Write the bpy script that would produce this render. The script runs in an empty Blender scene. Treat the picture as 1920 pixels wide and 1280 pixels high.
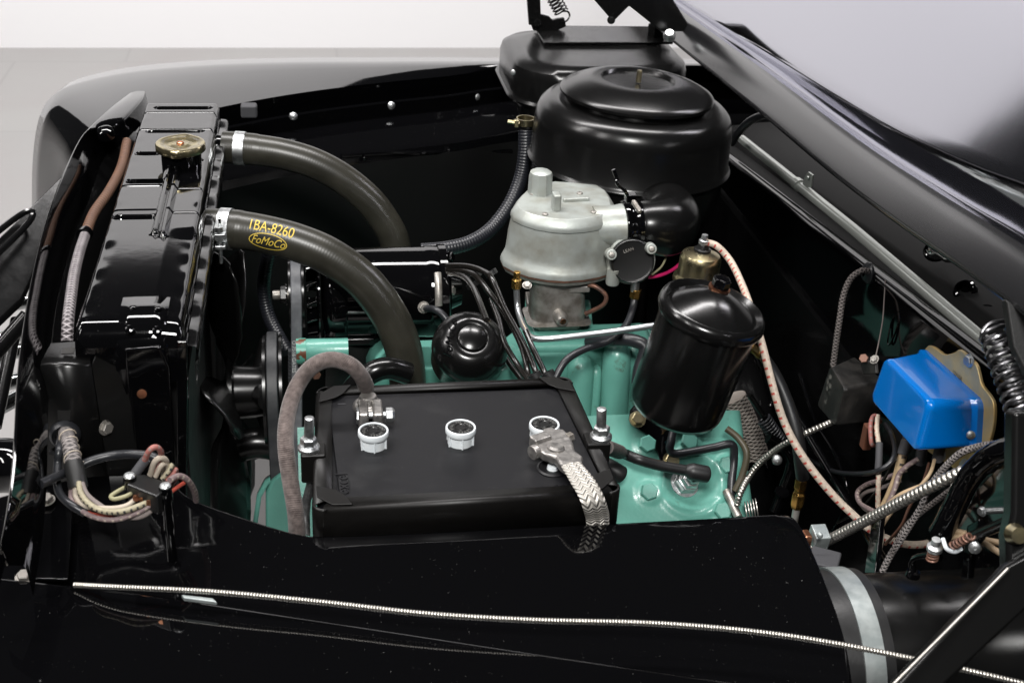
import bpy, bmesh, math, random
from mathutils import Vector, Matrix
random.seed(7)
V = Vector
R = math.radians
sc = bpy.context.scene
COL = sc.collection

# ------------------------------------------------------------------ camera
FPX, PITCH, YAW, ROLL = 2400.0, R(28), R(10), R(3)
fwd = V((math.sin(YAW)*math.cos(PITCH), math.cos(YAW)*math.cos(PITCH), -math.sin(PITCH)))
rt0 = fwd.cross(V((0, 0, 1))).normalized(); up0 = rt0.cross(fwd)
rt = rt0*math.cos(ROLL) + up0*math.sin(ROLL)
up = up0*math.cos(ROLL) - rt0*math.sin(ROLL)
def ray(px, py): return fwd + rt*((px-960)/FPX) - up*((py-640)/FPX)
CAM = V((0, 0, .9)) - ray(865, 840)*1.27
cd = bpy.data.cameras.new('camera'); cam = bpy.data.objects.new('camera', cd); COL.objects.link(cam)
cam.matrix_world = Matrix.Translation(CAM) @ Matrix((rt, up, -fwd)).transposed().to_4x4()
cd.sensor_width = 36; cd.lens = 36*FPX/1920; cd.clip_start = .02; cd.clip_end = 60
cd.dof.use_dof = True; cd.dof.focus_distance = 1.42; cd.dof.aperture_fstop = 13
sc.camera = cam
# ------------------------------------------------------------------ light
w = bpy.data.worlds.new('World'); sc.world = w; w.use_nodes = True
w.node_tree.nodes['Background'].inputs[0].default_value = (.95, .96, 1, 1)
w.node_tree.nodes['Background'].inputs[1].default_value = .025
def area(name, loc, target, sx, sy, power, color=(1, 1, 1)):
    l = bpy.data.lights.new(name, 'AREA'); l.shape = 'RECTANGLE'; l.size = sx; l.size_y = sy
    l.energy = power; l.color = color
    o = bpy.data.objects.new(name, l); COL.objects.link(o); o.location = loc
    o.rotation_euler = (V(target)-V(loc)).to_track_quat('-Z', 'Y').to_euler()
    return o
area('studio_wall_light', (-.5, 1.5, 5.5), (-.3, 4.9, .8), 5, .8, 520, (1, .97, .96))
area('studio_flash', (-.25, -1.7, 2.75), (.05, .25, .9), .55, .4, 64, (1, .985, .96))
area('studio_strip_light', (-2.6, .2, 3.3), (-.2, .5, .9), .25, 1.6, 45, (1, .97, .95))
area('studio_strip_light', (-1.9, -1.2, 3.2), (-.2, .5, .9), .2, 1.2, 22, (1, .97, .95))
sc.view_settings.view_transform = 'Standard'; sc.view_settings.look = 'None'
sc.view_settings.exposure = 0; sc.view_settings.gamma = 1
sc.cycles.use_denoising = True
sc.cycles.max_bounces = 8; sc.cycles.glossy_bounces = 5; sc.cycles.caustics_reflective = False
sc.cycles.caustics_refractive = False; sc.cycles.sample_clamp_indirect = 4

# ------------------------------------------------------------------ pixel -> world
def Zp(px, py, z): d = ray(px, py); return CAM + d*((z-CAM.z)/d.z)
def Yp(px, py, y): d = ray(px, py); return CAM + d*((y-CAM.y)/d.y)
def Xp(px, py, x): d = ray(px, py); return CAM + d*((x-CAM.x)/d.x)
def Dp(px, py, d): return CAM + ray(px, py)*d
def Pp(px, py, p0, n): d = ray(px, py); return CAM + d*((V(p0)-CAM).dot(n)/d.dot(n))
def dep(P): return (V(P)-CAM).dot(fwd)
def S(px, P): return px*dep(P)/FPX
def view(P): return (CAM-V(P)).normalized()
UP = V((0, 0, 1)); XA = V((1, 0, 0)); YA = V((0, 1, 0))

# ------------------------------------------------------------------ materials
MATS = {}
class NT:
    def __init__(s, name):
        s.m = bpy.data.materials.new(name); s.m.use_nodes = True; s.t = s.m.node_tree
        s.b = s.t.nodes['Principled BSDF']; MATS[name] = s.m
    def n(s, typ, **k):
        nd = s.t.nodes.new(typ)
        for a, b in k.items():
            if a in nd.inputs.keys(): nd.inputs[a].default_value = b
            else: setattr(nd, a, b)
        return nd
    def l(s, a, b): s.t.links.new(a, b)
    def math(s, op, a, b=None, c=None):
        nd = s.n('ShaderNodeMath', operation=op)
        for i, x in enumerate((a, b, c)):
            if x is None: continue
            if isinstance(x, (int, float)): nd.inputs[i].default_value = x
            else: s.l(x, nd.inputs[i])
        return nd.outputs[0]
    def mix(s, f, a, b):
        nd = s.n('ShaderNodeMix', data_type='RGBA')
        if isinstance(f, (int, float)): nd.inputs[0].default_value = f
        else: s.l(f, nd.inputs[0])
        for i, x in ((6, a), (7, b)):
            if isinstance(x, tuple): nd.inputs[i].default_value = (*x, 1)
            else: s.l(x, nd.inputs[i])
        return nd.outputs[2]
    def noise(s, scale, detail=3, coord=None):
        nd = s.n('ShaderNodeTexNoise', Scale=scale, Detail=detail)
        if coord is None: coord = s.coord()
        s.l(coord, nd.inputs['Vector']); return nd.outputs['Fac']
    def coord(s):
        if not hasattr(s, '_c'): s._c = s.n('ShaderNodeTexCoord')
        return s._c.outputs['Object']
    def uv(s):
        if not hasattr(s, '_c'): s._c = s.n('ShaderNodeTexCoord')
        sp = s.n('ShaderNodeSeparateXYZ'); s.l(s._c.outputs['UV'], sp.inputs[0]); return sp.outputs[0], sp.outputs[1]
    def ramp(s, f, a, b):
        nd = s.n('ShaderNodeMapRange'); s.l(f, nd.inputs[0]); nd.inputs[1].default_value = a; nd.inputs[2].default_value = b
        return nd.outputs[0]
    def bump(s, h, strength=.3, dist=.001):
        nd = s.n('ShaderNodeBump', Strength=strength, Distance=dist); s.l(h, nd.inputs['Height'])
        s.l(nd.outputs[0], s.b.inputs['Normal'])

def mat(name, col, rough=.5, metal=0., col2=None, vs=40, vlo=.4, vhi=.65, rvar=0, rs=60, bump=0, bs=400, bd=.0006, dust=0, ior=1.5, coat=0, speck=None):
    t = NT(name); b = t.b
    b.inputs['Roughness'].default_value = rough; b.inputs['Metallic'].default_value = metal
    b.inputs['IOR'].default_value = ior; b.inputs['Coat Weight'].default_value = coat; b.inputs['Coat Roughness'].default_value = .04
    base = None
    if col2 is not None:
        base = t.mix(t.ramp(t.noise(vs, 5), vlo, vhi), col, col2)
    if speck:
        f = t.math('MULTIPLY', t.ramp(t.noise(24, 6), .62, .7), t.ramp(t.noise(160, 3), .45, .6))
        base = t.mix(t.math('MULTIPLY', f, .7), base, speck)
    if dust:
        vo = t.n('ShaderNodeTexVoronoi', Scale=420.); t.l(t.coord(), vo.inputs['Vector'])
        spot = t.math('LESS_THAN', vo.outputs['Distance'], .10)
        msk = t.math('MULTIPLY', t.math('GREATER_THAN', t.noise(290, 1), 1-dust), t.ramp(t.noise(7, 2), .42, .62))
        f = t.math('MULTIPLY', spot, msk)
        base = t.mix(f, base if base is not None else col, (.2, .2, .19))
        rr = t.math('ADD', t.math('MULTIPLY', f, .5), rough)
        t.l(rr, b.inputs['Roughness'])
    if base is None: b.inputs['Base Color'].default_value = (*col, 1)
    else: t.l(base, b.inputs['Base Color'])
    if rvar and not dust:
        t.l(t.math('ADD', t.math('MULTIPLY', t.math('SUBTRACT', t.noise(rs, 4), .5), rvar*2), rough), b.inputs['Roughness'])
    if bump: t.bump(t.noise(bs, 3), bump, bd)
    return t.m

mat('gloss_black', (.0016, .0016, .0019), .06, dust=.37, bump=.035, bs=45, bd=.001)
mat('brush_black', (.004, .004, .0042), .16, rvar=.04, bump=.1, bs=90, bd=.0008)
mat('body_black', (.0015, .0015, .0018), .04, dust=.38, ior=1.42)
mat('filter_black', (.004, .004, .004), .21, rvar=.03, bump=.05, bs=700, bd=.0004)
mat('cowl_black', (.004, .004, .004), .55, ior=1.3)
mat('satin_black', (.004, .004, .004), .24, ior=1.42, rvar=.03, rs=30, bump=.05, bs=900, bd=.0003)
mat('flat_black', (.009, .009, .009), .5, rvar=.1, bump=.25, bs=500)
mat('worn_black', (.01, .0095, .009), .55, col2=(.035, .032, .029), vs=40, vlo=.45, vhi=.8, bump=.4, bs=250, speck=(.3, .29, .26))
mat('battery_plastic', (.0055, .0055, .0068), .42, ior=1.38, col2=(.017, .017, .018), vs=26, vlo=.52, vhi=.78, rvar=.1, rs=22, bump=.06, bs=800, dust=.42)
mat('frame_paint', (.004, .0036, .0033), .42, ior=1.4, rvar=.06, bump=.08, bs=500)
mat('black_rubber', (.011, .011, .0115), .42, rvar=.1, bump=.15, bs=300)
mat('dark_rubber', (.016, .017, .02), .36, rvar=.1, bump=.2, bs=500)
mat('cast_zinc', (.43, .46, .435), .46, .45, col2=(.31, .31, .27), vs=38, vlo=.42, vhi=.72, rvar=.12, bump=.3, bs=260, bd=.0005)
mat('cast_steel', (.46, .44, .41), .4, .7, col2=(.22, .2, .175), vs=60, rvar=.1, bump=.35, bs=300)
mat('zinc_plate', (.78, .8, .8), .4, 1., col2=(.4, .41, .42), vs=120, rvar=.1)
mat('galvanised', (.30, .335, .335), .42, .6, col2=(.42, .455, .45), vs=70, rvar=.12, bump=.15, bs=90)
mat('steel_tube', (.56, .58, .6), .3, .9)
mat('lead_wire', (.008, .007, .006), .24, bump=.1, bs=300)
mat('chipped_teal', (.09, .34, .26), .4, col2=(.13, .05, .025), vs=110, vlo=.5, vhi=.54, bump=.3, bs=200)
mat('dull_rod', (.62, .65, .61), .24, .55)
mat('conduit_metal', (.5, .48, .44), .34, .95)
mat('spring_steel', (.22, .22, .23), .28, 1.)
mat('olive_dark', (.065, .055, .034), .45)
mat('lead', (.42, .4, .38), .4, .85, col2=(.26, .25, .24), vs=150, bump=.9, bs=160, bd=.001, rvar=.12)
mat('brass', (.62, .36, .1), .26, 1., col2=(.42, .26, .08), vs=150)
mat('copper', (.62, .28, .16), .3, 1., rvar=.1)
mat('old_copper', (.22, .11, .075), .42, .5, col2=(.12, .07, .055), vs=90)
mat('gold_plate', (.5, .43, .25), .3, 1., col2=(.34, .3, .2), vs=110, rvar=.1, bump=.12, bs=200)
mat('gold_passivate', (.72, .5, .2), .45, .6, col2=(.55, .44, .24), vs=45, rvar=.12)
mat('rust', (.13, .045, .022), .8, bump=.5, bs=300)
mat('teal_paint', (.13, .365, .30), .32, col2=(.105, .305, .25), vs=14, vlo=.4, vhi=.75, rvar=.08, rs=40, bump=.3, bs=230, bd=.0008, coat=.1, speck=(.07, .05, .03))
mat('blue_paint', (.0, .155, .56), .2, rvar=.08, rs=25, bump=.04, bs=300, coat=.5)
mat('cap_plastic', (.72, .77, .8), .4, col2=(.8, .84, .86), vs=90)
mat('black_plug', (.008, .008, .008), .32, bump=.05, bs=400)
mat('yellow_print', (.62, .45, .06), .5)
mat('white_print', (.55, .57, .55), .5)
mat('belt_rubber', (.028, .03, .033), .5, col2=(.05, .052, .055), vs=50, bump=.3, bs=400)
mat('belt_back', (.10, .105, .115), .5, col2=(.16, .165, .175), vs=60, bump=.2, bs=300)
mat('tan_wire', (.52, .38, .24), .55, bump=.2, bs=500)
mat('grey_cloth', (.19, .16, .15), .8, bump=.5, bs=900)
mat('cream_wire', (.44, .38, .31), .6, bump=.3, bs=700)
mat('olive_wire', (.27, .255, .15), .6, bump=.3, bs=700)
mat('red_wire', (.42, .07, .045), .55)
mat('pink_wire', (.55, .015, .12), .4)
mat('silver_print', (.5, .5, .48), .35, .8)
mat('amber', (.5, .17, .02), .2)
mat('wall_white', (.84, .84, .85), .7, bump=.05, bs=60)
mat('chrome', (.7, .72, .72), .1, 1.)
mat('hood_mirror_tint', (.44, .44, .485), .08, metal=1., bump=.012, bs=9, bd=.003)  # pale mirror metal, not black paint: puts the panel's bright reflection into its colour
mat('hood_rim', (.01, .01, .011), .22, ior=2.0)
mat('grey_pad', (.05, .05, .055), .7, bump=.3, bs=300)

t = NT('hose_rubber'); t.b.inputs['Roughness'].default_value = .34
u, v = t.uv()
base = t.mix(t.ramp(t.noise(26, 5), .35, .7), (.02, .0192, .0145), (.036, .034, .026)); t.l(base, t.b.inputs['Base Color'])
h = t.math('ADD', t.math('MULTIPLY', t.math('SINE', t.math('MULTIPLY', u, 2*math.pi/.0034)), .5), t.math('MULTIPLY', t.noise(300, 3), .6))
t.bump(h, .06, .0006)
t = NT('ribbed_hose'); t.b.inputs['Roughness'].default_value = .36
t.b.inputs['Base Color'].default_value = (.012, .013, .017, 1)
u, v = t.uv(); t.bump(t.math('SINE', t.math('MULTIPLY', u, 2*math.pi/.0042)), .3, .0007)

def stripe_wire(name, base, tr, pitch, duty, v0=.3, v1=.7, rough=.55):
    t = NT(name); u, v = t.uv(); t.b.inputs['Roughness'].default_value = rough
    a = t.math('LESS_THAN', t.math('FRACT', t.math('DIVIDE', u, pitch)), duty)
    ring = t.math('FRACT', t.math('MULTIPLY', v, 2.0))
    b = t.math('MULTIPLY', t.math('GREATER_THAN', ring, v0), t.math('LESS_THAN', ring, v1))
    c = t.mix(t.math('MULTIPLY', a, b), base, tr)
    c2 = t.mix(t.ramp(t.noise(300, 4), .3, .7), c, t.mix(.35, c, (.05, .04, .04)))
    t.l(c2, t.b.inputs['Base Color'])
    t.bump(t.math('SINE', t.math('MULTIPLY', u, 2*math.pi/.0012)), .2, .0004)
stripe_wire('cream_red_wire', (.62, .52, .42), (.5, .08, .06), .009, .28)
stripe_wire('tan_black_wire', (.52, .38, .22), (.05, .04, .03), .008, .35)
stripe_wire('mauve_wire', (.22, .16, .16), (.45, .38, .32), .007, .3)
stripe_wire('cream_black_wire', (.38, .34, .23), (.03, .03, .03), .005, .35)
stripe_wire('red_cloth_wire', (.36, .13, .11), (.3, .22, .2), .006, .3)

def braid(name, c1, c2, pitch, n, rough, metal, strength=1., dist=.001, mode='cross'):
    t = NT(name); u, v = t.uv(); t.b.inputs['Roughness'].default_value = rough; t.b.inputs['Metallic'].default_value = metal
    a = t.math('SINE', t.math('MULTIPLY', t.math('ADD', t.math('DIVIDE', u, pitch), t.math('MULTIPLY', v, n)), 2*math.pi))
    b = t.math('SINE', t.math('MULTIPLY', t.math('SUBTRACT', t.math('DIVIDE', u, pitch), t.math('MULTIPLY', v, n)), 2*math.pi))
    if mode == 'spiral': h = a
    elif mode == 'herring':
        tri = t.math('ABSOLUTE', t.math('SUBTRACT', t.math('FRACT', t.math('MULTIPLY', v, n)), .5))
        h = t.math('SINE', t.math('MULTIPLY', t.math('ADD', t.math('DIVIDE', u, pitch), t.math('MULTIPLY', tri, 1.6)), 2*math.pi))
    else: h = t.math('MAXIMUM', a, b)
    c = t.mix(t.ramp(h, -.6, .8), c1, c2)
    c = t.mix(t.ramp(t.noise(120, 3), .35, .7), c, t.mix(.5, c, c1)); t.l(c, t.b.inputs['Base Color'])
    t.bump(h, strength, dist)
t = NT('cloth_braid'); t.b.inputs['Roughness'].default_value = .9
u, v = t.uv()
h = t.math('MULTIPLY', t.math('SINE', t.math('MULTIPLY', t.math('ADD', t.math('DIVIDE', u, .0016), t.math('MULTIPLY', v, 7)), 6.283)), t.noise(420, 3))
c = t.mix(t.ramp(t.noise(160, 6), .32, .7), (.06, .044, .04), (.155, .122, .112)); t.l(c, t.b.inputs['Base Color'])
t.b.inputs['Sheen Weight'].default_value = .25
t.bump(t.math('ADD', h, t.math('MULTIPLY', t.noise(90, 3), .8)), .5, .0009)
braid('dark_braid', (.05, .042, .04), (.2, .175, .165), .0042, 3, .75, 0)
braid('grey_braid', (.07, .065, .065), (.30, .27, .26), .0042, 3, .7, 0)
braid('metal_braid', (.56, .53, .48), (.7, .67, .62), .0046, 4.8, .5, .5, .7, .0016, 'herring')
braid('silver_loom', (.08, .07, .075), (.36, .33, .34), .0055, 3, .5, .2, 1., .0012)
braid('red_loom', (.055, .026, .022), (.27, .13, .06), .0058, 2, .6, 0, 1., .0012, 'spiral')

braid('heat_wrap', (.16, .13, .11), (.42, .38, .34), .005, 9, .9, 0, 1., .0015)
t = NT('floor_tile'); t.b.inputs['Roughness'].default_value = .42
br = t.n('ShaderNodeTexBrick', Scale=1.0, offset=.5); t.l(t.coord(), br.inputs['Vector'])
br.inputs['Color1'].default_value = (.30, .296, .292, 1); br.inputs['Color2'].default_value = (.315, .31, .304, 1)
br.inputs['Mortar'].default_value = (.275, .27, .267, 1); br.inputs['Mortar Size'].default_value = .006
br.inputs['Brick Width'].default_value = .9; br.inputs['Row Height'].default_value = .9
c = t.mix(t.math('MULTIPLY', t.ramp(t.noise(2.2, 5), .4, .7), .5), br.outputs['Color'], (.29, .27, .268)); t.l(c, t.b.inputs['Base Color'])

# ------------------------------------------------------------------ mesh builder
class MB:
    def __init__(s): s.v = []; s.f = []; s.uv = []
    def add(s, vs, fs, uvs=None):
        o = len(s.v); s.v += [tuple(x) for x in vs]
        for i, f in enumerate(fs):
            s.f.append([k+o for k in f]); s.uv.append(uvs[i] if uvs else None)
        return s
    def tube(s, pts, r, n=12, caps=True, closed=False, flat=1., upv=None):
        pts = [V(p) for p in pts]; m = len(pts)
        rs = r if isinstance(r, (list, tuple)) else [r]*m
        tang = []
        for i in range(m):
            a = pts[(i-1) % m] if closed or i else pts[0]; b = pts[(i+1) % m] if closed or i < m-1 else pts[-1]
            d = (b-a); tang.append(d.normalized() if d.length > 1e-9 else (tang[-1] if tang else XA))
        t0 = tang[0]; nrm = (upv or (UP if abs(t0.z) < .9 else XA)); nrm = (nrm - t0*nrm.dot(t0)).normalized()
        vs = []; L = 0; Ls = []
        for i in range(m):
            if i: L += (pts[i]-pts[i-1]).length
            Ls.append(L); t_ = tang[i]
            if upv: nrm = upv
            nrm = (nrm - t_*nrm.dot(t_)).normalized(); bn = t_.cross(nrm)
            for k in range(n):
                a = 2*math.pi*k/n
                vs.append(pts[i] + nrm*(math.cos(a)*rs[i]*flat) + bn*(math.sin(a)*rs[i]))
        fs = []; uvs = []
        for i in range(m if closed else m-1):
            j = (i+1) % m; uj = Ls[j] if j else L + (pts[0]-pts[-1]).length
            for k in range(n):
                q = (k+1) % n
                fs.append([i*n+k, i*n+q, j*n+q, j*n+k])
                uvs.append([(Ls[i], k/n), (Ls[i], (k+1)/n), (uj, (k+1)/n), (uj, k/n)])
        if caps and not closed:
            fs.append(list(range(n))[::-1]); uvs.append([(0, 0)]*n)
            fs.append([(m-1)*n+k for k in range(n)]); uvs.append([(L, 0)]*n)
        return s.add(vs, fs, uvs)
    def lathe(s, prof, base, axis=UP, n=40, ref=None):
        axis = V(axis).normalized(); base = V(base)
        x = ref or (XA if abs(axis.x) < .8 else YA); x = (x - axis*x.dot(axis)).normalized(); y = axis.cross(x)
        vs = []; fs = []; idx = []
        for (r, h) in prof:
            if r < 1e-7:
                idx.append([len(vs)]); vs.append(base+axis*h)
            else:
                idx.append(list(range(len(vs), len(vs)+n)))
                for k in range(n):
                    a = 2*math.pi*k/n; vs.append(base + axis*h + x*(r*math.cos(a)) + y*(r*math.sin(a)))
        for A, Bq in zip(idx[:-1], idx[1:]):
            for k in range(n):
                q = (k+1) % n
                if len(A) == 1 and len(Bq) == 1: continue
                if len(A) == 1: fs.append([A[0], Bq[q], Bq[k]])
                elif len(Bq) == 1: fs.append([A[k], A[q], Bq[0]])
                else: fs.append([A[k], A[q], Bq[q], Bq[k]])
        return s.add(vs, fs)
    def prism(s, poly, ext):
        poly = [V(p) for p in poly]; ext = V(ext); n = len(poly)
        vs = poly + [p+ext for p in poly]
        fs = [list(range(n))[::-1], [n+k for k in range(n)]]
        for k in range(n): q = (k+1) % n; fs.append([k, q, n+q, n+k])
        return s.add(vs, fs)
    def box(s, c, sx, sy, sz, M=None):
        vs = [V((x*sx/2, y*sy/2, z*sz/2)) for x in (-1, 1) for y in (-1, 1) for z in (-1, 1)]
        if M is not None: vs = [M @ q for q in vs]
        c = V(c)
        return s.add([q+c for q in vs], [[0, 1, 3, 2], [4, 6, 7, 5], [0, 4, 5, 1], [2, 3, 7, 6], [0, 2, 6, 4], [1, 5, 7, 3]])
    def loft(s, secs, closed=False, cap=False):
        n = len(secs[0]); vs = [p for q in secs for p in q]; fs = []
        for i in range(len(secs)-1):
            for k in range(n if closed else n-1):
                q = (k+1) % n; fs.append([i*n+k, i*n+q, (i+1)*n+q, (i+1)*n+k])
        if cap and closed:
            fs.append(list(range(n))[::-1]); fs.append([(len(secs)-1)*n+k for k in range(n)])
        return s.add(vs, fs)

def cr(pts, n=8, closed=False):
    pts = [V(p) for p in pts]; out = []; m = len(pts)
    for i in range(m if closed else m-1):
        g = (lambda k: pts[k % m]) if closed else (lambda k: pts[max(0, min(m-1, k))])
        a, b, c, d = g(i-1), g(i), g(i+1), g(i+2)
        for k in range(n):
            t = k/n
            out.append(.5*((2*b) + (c-a)*t + (2*a-5*b+4*c-d)*t*t + (3*b-a-3*c+d)*t**3))
    if not closed: out.append(pts[-1])
    return out
def resamp(pts, step):
    out = [V(pts[0])]; acc = 0
    for a, b in zip(pts[:-1], pts[1:]):
        a, b = V(a), V(b); L = (b-a).length; p = step-acc
        while p <= L:
            out.append(a+(b-a)*(p/L)); p += step
        acc = (acc+L) % step
    return out

def mesh_of(name, mb, smooth=38):
    me = bpy.data.meshes.new(name); me.from_pydata(mb.v, [], mb.f); me.validate(clean_customdata=False)
    if any(u for u in mb.uv) and len(me.polygons) == len(mb.f):
        l = me.uv_layers.new(name='UVMap')
        for p, u in zip(me.polygons, mb.uv):
            if u:
                for li, c in zip(p.loop_indices, u): l.data[li].uv = c
    bm = bmesh.new(); bm.from_mesh(me); bmesh.ops.recalc_face_normals(bm, faces=bm.faces); bm.to_mesh(me); bm.free()
    for p in me.polygons: p.use_smooth = True
    me.set_sharp_from_angle(angle=R(smooth))
    return me
def link(o, parent, M=None):
    M = M or Matrix.Identity(4); COL.objects.link(o)
    if parent is not None:
        o.parent = parent
        off = V((0, 0, 0)); p = parent
        while p: off += p.location; p = p.parent
        M = Matrix.Translation(-off) @ M
    o.matrix_basis = M
    return o
def obj(name, mb, m, parent=None, bevel=0, smooth=38, seg=2, kind=None, label=None, solid=0, wn=False):
    me = mesh_of(name, mb, smooth); o = bpy.data.objects.new(name, me); me.materials.append(MATS[m] if isinstance(m, str) else m)
    link(o, parent)
    if solid:
        md = o.modifiers.new('solid', 'SOLIDIFY'); md.thickness = solid; md.offset = 0
    if bevel:
        md = o.modifiers.new('bevel', 'BEVEL'); md.width = bevel; md.segments = seg; md.limit_method = 'ANGLE'; md.angle_limit = R(35)
        md.harden_normals = True
    if wn:
        md = o.modifiers.new('wn', 'WEIGHTED_NORMAL'); md.keep_sharp = True; md.weight = 80
    if kind: o['kind'] = kind
    if label: o['label'] = label
    return o
def tag(o, label, cat, group=None):
    o['label'] = label; o['category'] = cat
    if group: o['group'] = group
    return o
def thing(name, loc, label, cat, group=None):
    o = bpy.data.objects.new(name, None); COL.objects.link(o); o.location = V(loc); o.empty_display_size = .02
    return tag(o, label, cat, group)
def frame(axis, ref=None):
    z = V(axis).normalized(); x = ref or (XA if abs(z.x) < .8 else YA); x = (x-z*x.dot(z)).normalized(); y = z.cross(x)
    return Matrix((x, y, z)).transposed()
_shared = {}
def shared(kind):
    if kind in _shared: return _shared[kind]
    mb = MB()
    if kind == 'hex':      # hex head with washer, unit radius, sits on z=0
        mb.lathe([(0, 0), (1.28, 0), (1.28, .14), (0, .14)], (0, 0, 0), UP, 16)
        mb.lathe([(0, .1), (1, .1), (1, .72), (.86, .82), (.0, .82)], (0, 0, 0), UP, 6)
    elif kind == 'hexflat':
        mb.lathe([(0, -.1), (1.0, -.1), (1, .55), (.88, .66), (0, .66)], (0, 0, 0), UP, 6)
    elif kind == 'pan':    # pan head screw with slot
        mb.lathe([(0, 0), (1, 0), (1, .2), (.85, .42), (.5, .55), (.22, .57), (.2, .4), (0, .4)], (0, 0, 0), UP, 16)
    elif kind == 'dome':
        mb.lathe([(0, 0), (1, 0), (.95, .25), (.7, .5), (.35, .62), (0, .66)], (0, 0, 0), UP, 14)
    elif kind == 'phil':
        mb.lathe([(0, 0), (1, 0), (1, .25), (.8, .5), (.3, .6), (0, .6)], (0, 0, 0), UP, 14)
        mb.box((0, 0, .6), 1.1, .16, .1); mb.box((0, 0, .6), .16, 1.1, .1)
    _shared[kind] = mesh_of(kind, mb, 30); return _shared[kind]
_mm = {}
def bolt(parent, P, axis, r, m, kind='hex', name='bolt', spin=0.):
    key = (kind, m)
    if key not in _mm:
        me = shared(kind).copy(); me.materials.append(MATS[m]); _mm[key] = me
    o = bpy.data.objects.new(name, _mm[key])
    return link(o, parent, Matrix.Translation(V(P)) @ frame(axis).to_4x4() @ Matrix.Rotation(spin, 4, 'Z') @ Matrix.Scale(r, 4))
def text2d(s, size, shear=0, extrude=0):
    c = bpy.data.curves.new('t', 'FONT'); c.body = s; c.size = size; c.align_x = 'CENTER'; c.align_y = 'CENTER'; c.shear = shear; c.extrude = extrude
    o = bpy.data.objects.new('t', c); me = o.to_mesh()
    vs = [tuple(v.co) for v in me.vertices]; fs = [list(p.vertices) for p in me.polygons]
    o.to_mesh_clear(); bpy.data.objects.remove(o); bpy.data.curves.remove(c)
    return vs, fs
def textmb(s, size, P, xdir, ydir, lift=.0003, shear=0, extrude=0, wide=1.):
    vs, fs = text2d(s, size, shear, extrude); n = V(xdir).cross(V(ydir)).normalized(); P = V(P)
    return MB().add([P + V(xdir)*(a*wide) + V(ydir)*b + n*(lift+c) for a, b, c in vs], fs)
def corrug(pts, r, pitch, amp, n=8):
    p = resamp(pts, pitch/4); rs = [r*(1+amp*(1, .55, -1.2, .55)[i % 4]) for i in range(len(p))]
    return MB().tube(p, rs, n)
def helix(a, b, rad, turns, wire, n=14, seg=8):
    a, b = V(a), V(b); F = frame(b-a); N = int(turns*n); pts = []
    for i in range(N+1):
        t = i/N; an = 2*math.pi*turns*t
        pts.append(a+(b-a)*t + F @ V((rad*math.cos(an), rad*math.sin(an), 0)))
    return MB().tube(pts, wire, seg)
def cable(name, pts, r, m, label, cat='cable', n=8, group=None, sm=8, parent=None):
    o = obj(name, MB().tube(cr(pts, sm), r, n), m, parent)
    if parent is None: tag(o, label, cat, group)
    return o

# ================================================================== SETTING
f0, f1 = Zp(0, 90, 0), Zp(960, 90, 0); wd = (f1-f0).normalized(); wn = V((-wd.y, wd.x, 0))
m = MB(); m.add([V((-9, -4, 0)), V((9, -4, 0)), V((9, 9, 0)), V((-9, 9, 0))], [[0, 1, 2, 3]])
obj('floor', m, 'floor_tile', kind='structure')
m = MB(); a = f0+wd*((-2.25-f0.x)/wd.x); b = f0+wd*9
m.prism([a-UP*.02, b-UP*.02, b+UP*3.05, a+UP*3.05], wn*.12); obj('wall', m, 'wall_white', kind='structure')

# ================================================================== FAR FENDER
sil = [(1010, 122), (830, 120.5), (700, 121), (560, 121.5), (430, 124.5), (330, 130), (240, 139), (170, 152), (120, 167), (92, 186), (75, 216), (65, 262), (60, 330), (60, 420)]
inn = [(1010, 126), (840, 144), (710, 157), (580, 173), (450, 195), (350, 218), (270, 245), (215, 270), (178, 288), (152, 305), (137, 325), (127, 352), (122, 400), (120, 470)]
ycr = [1.12]*8 + [1.11, 1.10, 1.08, 1.06, 1.05, 1.05]
zin = [.957]*8 + [.947, .93, .905, .865, .815, .755]
SIL = [Yp(*p, y) for p, y in zip(sil, ycr)]; INN = [Zp(*p, z) for p, z in zip(inn, zin)]
SIL.insert(0, SIL[0]+V((.5, 0, 0))); INN.insert(0, INN[0]+V((.5, .03, 0)))
SIL = cr(SIL, 4); INN = cr(INN, 4)
secs = []
for i, (s_, e_) in enumerate(zip(SIL, INN)):
    md = (s_+e_)/2; md2 = s_*.75+e_*.25; md3 = s_*.25+e_*.75
    bf = min(1, max(.25, (i-12)/16))
    secs.append([s_+V((0, .42, -.6)), s_+V((0, .36, -.3)), s_+V((0, .22, -.09)), s_+V((0, .1, -.016)), s_, md2+UP*.007*bf, md+UP*.0105*bf, md3+UP*.009*bf, e_+UP*.001, e_+V((0, .003, -.006)), e_+V((0, .006, -.04))])
ff = thing('fender', (0, 1.0, .9), 'glossy black front fender on the far side, running along the white wall', 'fender')
obj('fender_panel', MB().loft(secs), 'body_black', ff, smooth=70)
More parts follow.
